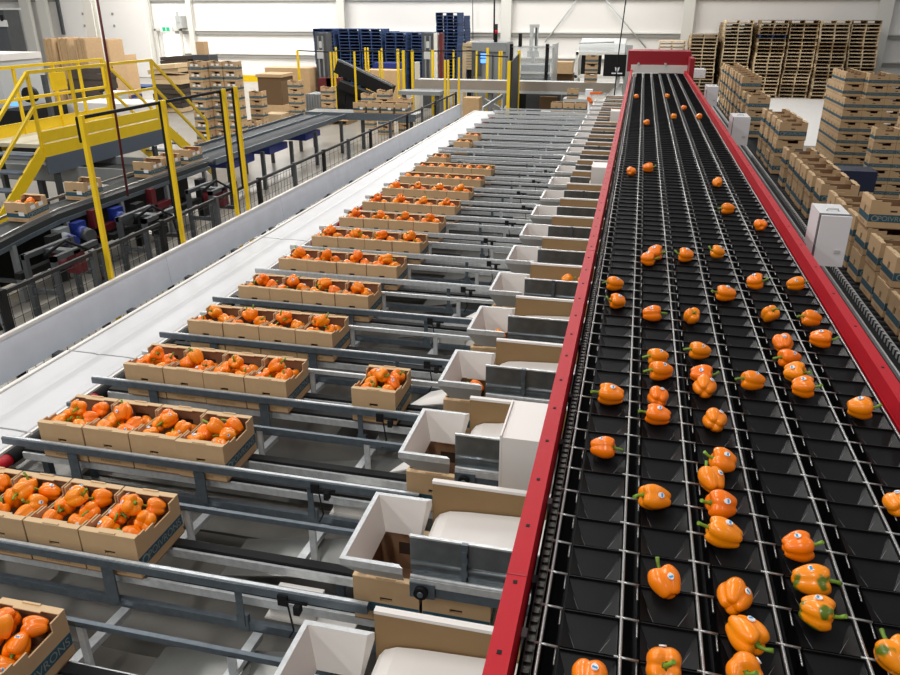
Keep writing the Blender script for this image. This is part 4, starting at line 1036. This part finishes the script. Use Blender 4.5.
for yy in (9.0, 10.4):
    mb = MB(); mb.box(-7.4, -7.3, yy, yy + .12, .1, .86); mb.box(-7.4, -7.3, yy, yy + .5, .5, .6); mb.build('frame_upright', M['maroon'], e)
def belt_z(y):
    for (a_, za), (b_, zb_) in zip(prof, prof[1:]):
        if y <= b_: return za + (zb_ - za) * (y - a_) / (b_ - a_), math.atan2(zb_ - za, b_ - a_)
    return CZ, 0
for i, (px, lab, fl_) in enumerate(((22, 'nearest open carton with peppers on the conveyor behind the fence', 1), (75, 'second open carton on the conveyor behind the fence, no fruit showing', 0), (143, 'third carton on the conveyor behind the fence, in shade by the platform', 0), (160, 'fourth carton with peppers on the conveyor behind the fence', 1), (183, 'fifth carton with peppers on the conveyor behind the fence, beyond the platform', 1))):
    yy = at(px + (5 if i == 0 else 12), 200, X=-7.7).y - .2
    zz, sl = belt_z(yy + .02)
    o = carton(-7.87, yy, zz + .006, lab, 'cartons on the conveyor behind the fence', 0, True, True)
    o.rotation_euler.x = sl
    if fl_:
        for j, (dx, dy) in enumerate(((.1, .12), (.22, .16), (.16, .27))[:2 if i else 3]):
            pepper((-7.87 + dx, yy + dy, zz + .2 + dy * sl), (R_.uniform(-1, 1), R_.uniform(-1, 1), .4), j, f"orange pepper {('by the front', 'by the fence side', 'at the back')[j]} in the {('nearest', '', '', 'fourth', 'fifth')[i]} carton behind the fence", 'peppers in cartons behind the fence', sticker=False)
        for dx, dy in ((.08, .1), (.24, .1), (.08, .3), (.24, .3), (.16, .2)):
            for hz_ in (.065, .14): low.join(R_.choice(LOWP), Matrix.Translation((-7.87 + dx, yy + dy, zz + hz_ + dy * sl)))
o = low.build('bell_peppers', M['pepper']); tag(o, 'orange peppers filling the lower layers of the open cartons', 'peppers', kind='stuff')
# wide roller section beyond
e = empty('accumulation_conveyor', (-8.0, 15, 0), 'wide grey roller conveyor leading away behind the mesh fence', 'conveyor')
yA, yB = 12.6, 19.3
mb = MB(); yy = yA
while yy < yB: mb.tube([(-8.55, yy, .88), (-7.45, yy, .88)], .035, 0, 6); yy += .1
mb.build('roller_bed', M['dgrey'], e)
for x in (-8.6, -8.05, -7.42):
    mb = MB(); mb.box(x, x + .03, yA, yB, .84, .95); mb.build('side_rail', M['galvd'], e)
for yy in (13, 14.4, 15.8, 17.2, 18.9):
    for x in (-8.58, -7.42): mb = MB(); mb.box(x, x + .07, yy, yy + .07, 0, .78); mb.build('leg', M['dgrey'], e)
for yy in (13.4, 15.0, 16.9): mb = MB(); mb.box(-8.3, -7.5, yy, yy + .9, .62, .76); mb.build('drive_tray', M['blue'], e)
cp = at(329, 121, z=.95); cyy = 19.55
e = empty('cross_conveyor', (cp.x + .6, cyy, 0), 'pale cross conveyor at the end of the wide roller conveyor', 'conveyor')
x0_, x1_ = cp.x - 1.3, cp.x + 1.75
mb = MB(); mb.box(x0_, x1_, cyy, cyy + .7, .84, .95); mb.build('bed', M['sheet'], e)
mb = MB(); mb.box(x0_, x1_, cyy - .08, cyy - .02, .78, .96); mb.build('side_rail', M['galvd'], e)
for xx in (x0_ + .1, cp.x + .2, x1_ - .2): mb = MB(); mb.box(xx, xx + .08, cyy + .1, cyy + .18, 0, .84); mb.build('leg', M['dgrey'], e)
for i in range(4):
    carton(cp.x + i * .39, cyy + .1, .952, f"small looking open carton, {ORD[i]} from the left on the pale cross conveyor", 'cartons on the cross conveyor', stick=True)
# crossing conveyor hardware seen through the fence: dark frames
for i, (yy, lab) in enumerate(((5.9, 'nearest dark tubular frame low behind the mesh fence'), (7.6, 'second dark tubular frame low behind the mesh fence'), (9.4, 'third dark tubular frame low behind the mesh fence'), (11.2, 'farthest dark tubular frame low behind the mesh fence'))):
    e = empty('drive_stand', (-6.5, yy, 0), lab, 'machine frame')
    for xx in (-6.95, -6.55):
        for y2 in (yy - .4, yy + .4): mb = MB(); mb.box(xx, xx + .06, y2, y2 + .06, 0, .78); mb.build('upright', M['mgrey'] if i == 0 else M['dgrey'], e)
    mb = MB(); mb.box(-6.96, -6.9, yy - .4, yy + .46, .72, .78); mb.box(-6.55, -6.49, yy - .4, yy + .46, .72, .78); mb.box(-6.96, -6.49, yy - .06, yy + .06, .72, .76); mb.build('top_frame', M['dgrey'], e)
    for y2 in (yy - .39, yy + .41): mb = MB(); mb.box(-6.9, -6.55, y2, y2 + .04, .3, .36); mb.build('brace', M['dgrey'], e)
    mb = MB(); mb.tube([(-6.85, yy, .6), (-6.6, yy + .05, .58)], .09, 0, 12); mb.box(-6.66, -6.5, yy - .02, yy + .14, .46, .72); mb.build('gear_motor', M['maroon' if i % 2 else 'blackm'], e)
    mb = MB(); mb.tube([(-6.7, yy - .3, .76), (-6.55, yy - .1, .9), (-6.45, yy + .2, .7), (-6.4, yy + .25, .3)], .02, 0, 6); mb.build('hose', M['blackm'], e)
    mb = MB(); mb.box(-7.2, -7.1, yy + .3, yy + .5, .15, .8); mb.box(-7.2, -7.1, yy - .3, yy + .5, .42, .5); mb.build('side_guard', M['blackm'], e)
# ------------------------------------------------------------------ yellow crossover
XN, XB = -9.25, -10.35
DZ = 1.46
P1, P2, P3 = at(26, 70, X=XN), at(104, 58, X=XN), at(150, 56, X=XN)
y1, y2, y3 = P1.y, P2.y, P3.y
e = empty('crossover_platform', ((XN + XB) / 2, (y1 + y3) / 2, 0), 'yellow railed crossover platform with steps at both ends', 'platform')
RT = DZ + 1.1
mb = MB(); mb.box(XB, XN, y1, y3, DZ - .06, DZ); mb.build('deck', M['grating'], e)
mb = MB(); mb.box(XN, XN + .04, y1, y3, DZ - .48, DZ - .2); mb.build('fascia', M['platform'], e)
mb = MB(); mb.box(XN, XN + .03, y1, y3, DZ - .2, DZ + .0); mb.box(XN + .002, XN + .028, y1, y3, DZ + .02, DZ + .2); mb.build('kick_plate', M['yellow'], e)
mb = MB(); mb.box(XB - .03, XB, y1 - .8, y3, DZ - .2, DZ + .2); mb.build('kick_plate', M['yellow'], e)
ys = [y1, (y1 + y2) / 2 - .3, y2, y3]
for x in (XN, XB):
    for yy in (y1, (y1 + y2) / 2, y2, (y2 + y3) / 2, y3):
        if x == XN and yy == (y2 + y3) / 2: continue
        mb = MB(); mb.box(x - .022, x + .022, yy - .022, yy + .022, DZ - .2, RT); mb.build('post', M['yellow'], e)
    for zz in (RT, DZ + .58):
        mb = MB(); mb.bar((x, y1, zz), (x, y2, zz), .05, .05); mb.build('rail', M['yellow'], e)
        mb = MB(); mb.bar((x, y2, zz), (x, y3, zz), .045, .045); mb.build('rail', M['yellow'], e)
mb = MB(); mb.box(XB + .3, XB + .32, y2 - .5, y2 - .1, RT - .42, RT - .12); mb.build('notice_plate', M['yellow'], e)
def stair(yt, yb, sgn):
    st_ = bpy.data.objects.new('stair', None); C.objects.link(st_); st_.parent = e
    for x in (XN, XB):
        mb = MB(); mb.bar((x, yt, DZ - .1), (x, yb, .1), .04, .2); mb.build('stringer', M['yellow'], st_)
        for dz in (RT - DZ, .58):
            mb = MB(); mb.bar((x, yt, DZ + dz), (x, yb, .1 + dz), .045, .045); mb.build('handrail', M['yellow'], st_)
        mb = MB(); mb.box(x - .025, x + .025, yb - .025, yb + .025, 0, 1.2); mb.build('newel', M['yellow'], st_)
    nn = 6
    for i in range(nn):
        f_ = (i + .6) / nn; yy = yt + (yb - yt) * f_; zz = DZ + (.1 - DZ) * f_
        mb = MB(); mb.box(XB, XN, yy - .11, yy + .11, zz - .02, zz + .01); mb.build('tread', M['platform'], st_)
stair(y3, y3 + 1.75, 1); stair(y1, y1 - 1.7, -1)
for yy in (y1 + .2, y3 - .3):
    for x in (XN - .02, XB + .02): mb = MB(); mb.box(x - .05, x + .01, yy, yy + .1, 0, DZ - .5 if x > -10 else DZ - .06); mb.build('support_leg', M['dgrey'], e)
# conveyor it crosses, and white table beyond
e = empty('conveyor_line', (-9.8, 12.2, 0), 'dark conveyor line passing beneath the yellow crossover', 'conveyor')
mb = MB(); mb.box(-12.5, -8.3, y1 + .7, y1 + 1.7, .7, .85); mb.build('bed', M['beltdark'], e)
for yy in (y1 + .66, y1 + 1.7): mb = MB(); mb.box(-12.5, -8.3, yy, yy + .05, .72, .98); mb.build('side_rail', M['mgrey'], e)
for xx in (-12.2, -10.4, -8.6): mb = MB(); mb.box(xx, xx + .1, y1 + 1, y1 + 1.1, 0, .7); mb.build('leg', M['dgrey'], e)
p, q = at(58, 112, Y=18), at(138, 108, Y=18)
e = empty('work_table', ((p.x + q.x) / 2, 17.5, 0), 'long white topped table behind the yellow crossover', 'table')
zt = 1.2
mb = MB(); mb.box(p.x, q.x, 18, 19.0, zt - .3, zt); mb.build('top', M['white'], e)
mb = MB(); mb.box(p.x, q.x, 18.05, 18.9, .4, zt - .3); mb.build('cabinet_base', M['mgrey'], e)
for xx in (p.x + .1, q.x - .2): mb = MB(); mb.box(xx, xx + .1, 18.2, 18.3, 0, .4); mb.build('leg', M['dgrey'], e)
# labelling machine at the far left
p, q = at(-70, 55, Y=16.5), at(18, 105, Y=16.5)
e = empty('carton_erector', ((p.x + q.x) / 2, 17.2, 0), 'white and black packing machine with blue light at the left edge', 'machine')
mb = MB(); mb.box(p.x, q.x - .35, 16.5, 18, q.z - .1, p.z); mb.build('upper_housing', M['lgrey'], e)
mb = MB(); mb.box(p.x, q.x - .3, 16.45, 18, p.z - .12, p.z + .03); mb.build('top_cover', M['white'], e)
mb = MB(); mb.box(p.x, q.x + .35, 16.2, 17.8, .15, q.z - .1); mb.build('lower_cabinet', M['blackm'], e)
mb = MB(); mb.box(p.x + .1, q.x - .9, 16.15, 16.2, .2, .8); mb.build('door_panel', M['dgrey'], e)
s = at(15, 104, Y=16.4); mb = MB(); mb.box(s.x - .15, s.x + .1, 16.38, 16.45, s.z - .05, s.z + .05); mb.build('indicator_light', M['screen'], e)
s = at(27, 95, Y=16.4); mb = MB(); mb.tube([(s.x, 16.42, s.z), (s.x, 16.6, s.z)], .18, 0, 16); mb.build('reel', M['blackm'], e)
s = at(42, 75, Y=16.4); mb = MB(); mb.box(s.x - .05, s.x + .05, 16.4, 16.5, 0, s.z); mb.build('mast', M['dgrey'], e)
for xx in (p.x + .4, q.x): mb = MB(); mb.box(xx, xx + .12, 16.6, 16.72, 0, .15); mb.build('foot', M['dgrey'], e)
p, q = at(-30, 10, Y=20), at(13, 56, Y=20)
e = empty('control_cabinet', ((p.x + q.x) / 2, 20.4, 0), 'tall dark grey control cabinet at the upper left corner', 'cabinet')
mb = MB(); mb.box(p.x, q.x, 20, 20.6, q.z - .4, p.z); mb.build('body', M['dgrey'], e)
mb = MB(); mb.box(p.x - .05, q.x + .05, 19.95, 20.65, p.z, p.z + .06); mb.build('top', M['lgrey'], e)
s = at(3, 23, Y=19.98); mb = MB(); mb.box(s.x - .12, s.x + .14, 19.97, 20, s.z - .1, s.z + .08); mb.build('label_plate', M['lgrey'], e)
s = at(2, 18, Y=19.98); mb = MB(); mb.box(s.x - .05, s.x + .03, 19.96, 20, s.z - .08, s.z + .08); mb.build('handle', M['blackm'], e)
mb = MB(); mb.box(p.x + .1, q.x - .1, 20.1, 20.5, 0, q.z - .4); mb.build('plinth', M['lgrey'], e)
# bundles of flat board far left
for i, ((a_, b_), Y, lab) in enumerate(((((42, 38), (56, 66)), 25.5, 'leftmost tall bundle of brown flat board behind the crossover'), (((56, 37.5), (72, 66)), 25.7, 'second tall bundle of brown flat board behind the crossover'), (((73, 38), (88, 64)), 25.5, 'third tall bundle of brown flat board behind the crossover'), (((97, 39), (112, 72)), 28, 'pale bundle of brown board right of the white column'), (((114, 55), (125, 78)), 29.2, 'short bundle of brown board near the bright wall'))):
    p, q = at(*a_, Y=Y), at(*b_, Y=Y)
    e = empty('board_bundle', ((p.x + q.x) / 2, Y + .5, 0), lab, 'board bundle', 'bundles of flat board')
    mb = MB(); kx = 5
    for j in range(kx):
        xa_ = p.x + (q.x - p.x) * j / kx; mb.box(xa_, p.x + (q.x - p.x) * (j + 1) / kx - .012, Y + R_.uniform(0, .04), Y + 1.0, .14, p.z - R_.uniform(0, .05))
    mb.box(p.x, q.x, Y + .06, Y + .95, .14, p.z - .07)
    mb.build('sheets', M['card'], e)
    mb = MB(); mb.box(p.x, q.x, Y, Y + 1, 0, .13); mb.build('pallet_base', M['blue'] if i > 3 else M['wooddark'], e)
# dark heap and boxes under them
p, q = at(62, 68, Y=23), at(100, 95, Y=23)
mb = MB()
for j in range(9):
    z = .1 + (p.z - .1) * j / 9; o_ = R_.uniform(-.15, .15); mb.box(p.x + .3 * abs(j - 5) / 5 + o_, q.x + o_, 23 + R_.uniform(0, .1), 24, z, z + p.z / 9 - .01)
mb.box(p.x + .3, q.x - .3, 23.2, 23.9, 0, p.z - .1)
tag(mb.build('board_heap', M['scrapdark']), 'dark heap of flattened board behind the crossover railing', 'board heap')
p, q = at(103, 92, Y=22), at(118, 104, Y=22)
e = empty('parts_cart', ((p.x + q.x) / 2, 22.3, 0), 'small grey cart behind the yellow crossover post', 'cart')
mb = MB(); mb.box(p.x, q.x, 22, 22.6, .15, p.z); mb.build('body', M['lgrey'], e)
for xx in (p.x + .08, q.x - .16): mb = MB(); mb.tube([(xx, 22.1, .075), (xx + .08, 22.1, .075)], .075, 0, 10); mb.build('wheel', M['blackm'], e)
p = at(125, 79, Y=33); q = at(140, 82, Y=33)
pallet(PB, p.x, 33, 0, 0, 'single blue pallet lying flat on the bright floor by the wall', 'floor pallets')
# piles of loose flattened board near the doorway
def sheetpile(a_, b_, Y, nn, lab, dark):
    p, q = at(*a_, Y=Y), at(*b_, Y=Y)
    e = empty('board_pile', ((p.x + q.x) / 2, Y + .6, 0), lab, 'board pile', 'piles of flattened board')
    w = q.x - p.x
    for i in range(nn):
        z = .02 + (p.z - .05) * i / nn
        mb = MB(); th = (p.z - .05) / nn * .9; ww = w * R_.uniform(.75, 1.0); ox = R_.uniform(0, w - ww)
        ang = R_.uniform(-.05, .05); dz = R_.uniform(-.03, .03) if i > nn - 4 else 0
        mb.bar((p.x + ox, Y + .5 + R_.uniform(-.1, .1), z + th / 2), (p.x + ox + ww, Y + .5 + R_.uniform(-.1, .1), z + th / 2 + dz + (.06 if i > nn - 3 else 0)), 1.0, th)
        mb.build('board_sheet', M['scrap'] if (i >= nn - 3 and not dark) or R_.random() < .2 else M['scrapdark'], e)
sheetpile((146, 64), (181, 88), 25.5, 10, 'lower pile of flattened board with pale sheets on top', False)
sheetpile((158, 56), (196, 82), 29, 12, 'higher dark pile of flattened board in front of the doorway', True)
# carton stacks on the left floor
def stack(px, Y, nlev, lab, base=.14, pal=True, grp='carton stacks on the left floor', rot=0.0, dx=0.0, stick=False):
    x = at(px, 100, Y=Y).x + dx
    if pal: pallet(PD, x - .05 if 'tallest' in lab else x - .2, Y - .1, 0, 0, f"pallet under {lab}", 'pallets under left stacks')
    for l in range(nlev):
        carton(x, Y + (CW if rot else 0), base + l * (CH + .001), f"brown carton, {'top' if l == nlev - 1 else LV[l]} of {lab}", grp, rot + R_.uniform(-.012, .012), False, stick, True)
X0 = at(192, 100, Y=19).x
for i, (dx, dy, nm_) in enumerate(((0, 0, 'front left column'), (0, .345, 'rear left column'), (.405, .345, 'middle column'), (.81, .37, 'right column'))):
    stack(192, 19.0 + dy, 8, 'the tallest carton stack, ' + nm_, pal=i == 0, rot=ROT, stick=True, dx=X0 + dx - at(192, 100, Y=19 + dy).x)
stack(249.5, 21, 5, 'the medium carton stack left of the bulk bin', rot=ROT, pal=False, base=.0); stack(242, 20.5, 2, 'the low carton stack before the medium one', pal=False, base=0, rot=ROT, stick=True); stack(231.5, 20.2, 2, 'the low carton stack beside the tallest one', pal=False, base=0, rot=ROT, stick=True)
stack(288.8, 23, 5, 'the carton stack right of the bulk bin', rot=ROT); stack(321, 24, 4, 'the carton stack right of the grey crate', rot=ROT)
stack(361, 23.6, 4, 'the small carton stack by the black incline', pal=False, base=0, rot=ROT); stack(377, 22.2, 5, 'the big carton stack before the mesh fence', rot=ROT, pal=False, base=0); stack(397.5, 22.6, 4, 'the carton stack nearest the fence corner', rot=ROT, pal=False, base=0)
p, q = at(196, 54.5, Y=21.2), at(213, 62, Y=21.2)
mb = MB(); mb.box(p.x, q.x, 21, 21.5, q.z - .06, p.z); mb.box(p.x + .02, q.x - .02, 21.05, 21.45, 0, q.z - .06)
tag(mb.build('metal_crate', M['dgrey']), 'dark grey crate topping the load behind the tallest cartons', 'crate')
r = at(196.5, 41.5, Y=21.2); t = at(205, 41.5, Y=21.2); mb = MB(); mb.box(r.x + .02, t.x, 21.1, 21.35, p.z + .002, r.z); tag(mb.build('tall_box', M['card']), 'upright brown box standing on the dark grey crate', 'box')
# big bulk bin of brown board
p, q = at(257, 74, Y=25.5), at(290, 112, Y=25.5)
e = empty('bulk_bin', ((p.x + q.x) / 2, 26, 0), 'large dark brown corrugated bulk bin with pale lid', 'bulk bin')
zt = p.z
mb = MB(); mb.box(p.x, q.x - .25, 25.5, 26.5, .38, zt - .1); mb.build('walls', M['cartondark'], e)
mb = MB(); mb.box(p.x - .04, q.x - .2, 25.45, 26.55, zt - .1, zt); mb.build('lid', M['card'], e)
mb = MB(); mb.box(p.x - .04, q.x - .2, 25.45, 26.55, .14, .38); mb.build('tray', M['card'], e)
mb = MB(); mb.box(p.x, q.x - .25, 25.5, 26.5, 0, .14); mb.build('pallet_base', M['wooddark'], e)
p, q = at(289, 68, Y=28), at(310, 84, Y=28)
mb = MB(); mb.box(p.x - 1.0, q.x, 28, 28.9, 0, p.z); tag(mb.build('bulk_box', M['card']), 'pale brown bulk box behind the large dark bin', 'box')
p, q = at(306, 94, Y=24.5), at(321, 120, Y=24.5)
e = empty('folding_crate', ((p.x + q.x) / 2, 25, 0), 'grey folding crate with ribbed sides between carton stacks', 'crate')
mb = MB(); mb.box(p.x, q.x, 24.5, 25.3, .15, p.z)
mb.build('walls', M['mgrey'], e)
mb = MB()
for i in range(6): xx = p.x + (q.x - p.x) * i / 5 - .02; mb.box(xx, xx + .04, 24.47, 24.5, .2, p.z)
mb.build('ribs', M['mgrey'], e); mb = MB(); mb.box(p.x, q.x, 24.5, 25.3, 0, .15); mb.build('base', M['blackm'], e)
mb = MB(); p = at(268, 118, Y=22.5); mb.box(p.x, p.x + .6, 22.2, 22.8, 0, .5); tag(mb.build('flat_carton_pile', M['scrap']), 'low pale pile of board before the large dark bin', 'board pile')
# ------------------------------------------------------------------ camera, light
cam = bpy.data.cameras.new('camera'); co = bpy.data.objects.new('camera', cam); C.objects.link(co)
rows3 = Matrix((_x, _d, _u))                  # world = rows3 @ (right, up, forward)
rt = rows3 @ Vector((1, 0, 0)); up = rows3 @ Vector((0, 1, 0)); fw = rows3 @ Vector((0, 0, 1))
mw = Matrix((rt, up, -fw)).transposed().to_4x4(); mw.translation = Vector((0, 0, H0))
co.matrix_world = mw
cam.sensor_width = 36; cam.lens = FOC / 900 * 36; cam.clip_start = .05; cam.clip_end = 200
sc = bpy.context.scene; sc.camera = co
w = bpy.data.worlds.new('World'); sc.world = w; w.use_nodes = True
w.node_tree.nodes['Background'].inputs[0].default_value = (.95, .97, 1, 1)
w.node_tree.nodes['Background'].inputs[1].default_value = .25
def area(x, y, z, sx, sy, e_, col=(1, .98, .95)):
    l = bpy.data.lights.new('bay_and_fill_light', 'AREA'); l.shape = 'RECTANGLE'; l.size = sx; l.size_y = sy; l.energy = e_; l.color = col
    o = bpy.data.objects.new('bay_and_fill_light', l); C.objects.link(o); o.location = (x, y, z)
for yy in (-5, 3, 11, 19, 27, 35):  # row behind the camera is added fill to lighten front faces
    for xx in (-18, -9, -2, 6): area(xx, yy, 8.5, .6, 5, {-18: 520, -9: 380, -2: 290, 6: 90 if yy != 19 else 40}[xx] * {-5: 1.0, 3: .62, 11: .72, 19: .95, 27: 1.25, 35: 1.35}[yy])
area(-24, 34, 8.5, 3, 3, 900)  # added fill light to brighten the left part of the back wall
sc.view_settings.view_transform = 'Standard'; sc.view_settings.look = 'None'; sc.view_settings.gamma = 1; sc.view_settings.use_curve_mapping = False
sc.view_settings.exposure = 0.0
sc.cycles.use_denoising = True
sc.cycles.max_bounces = 6; sc.cycles.transparent_max_bounces = 8
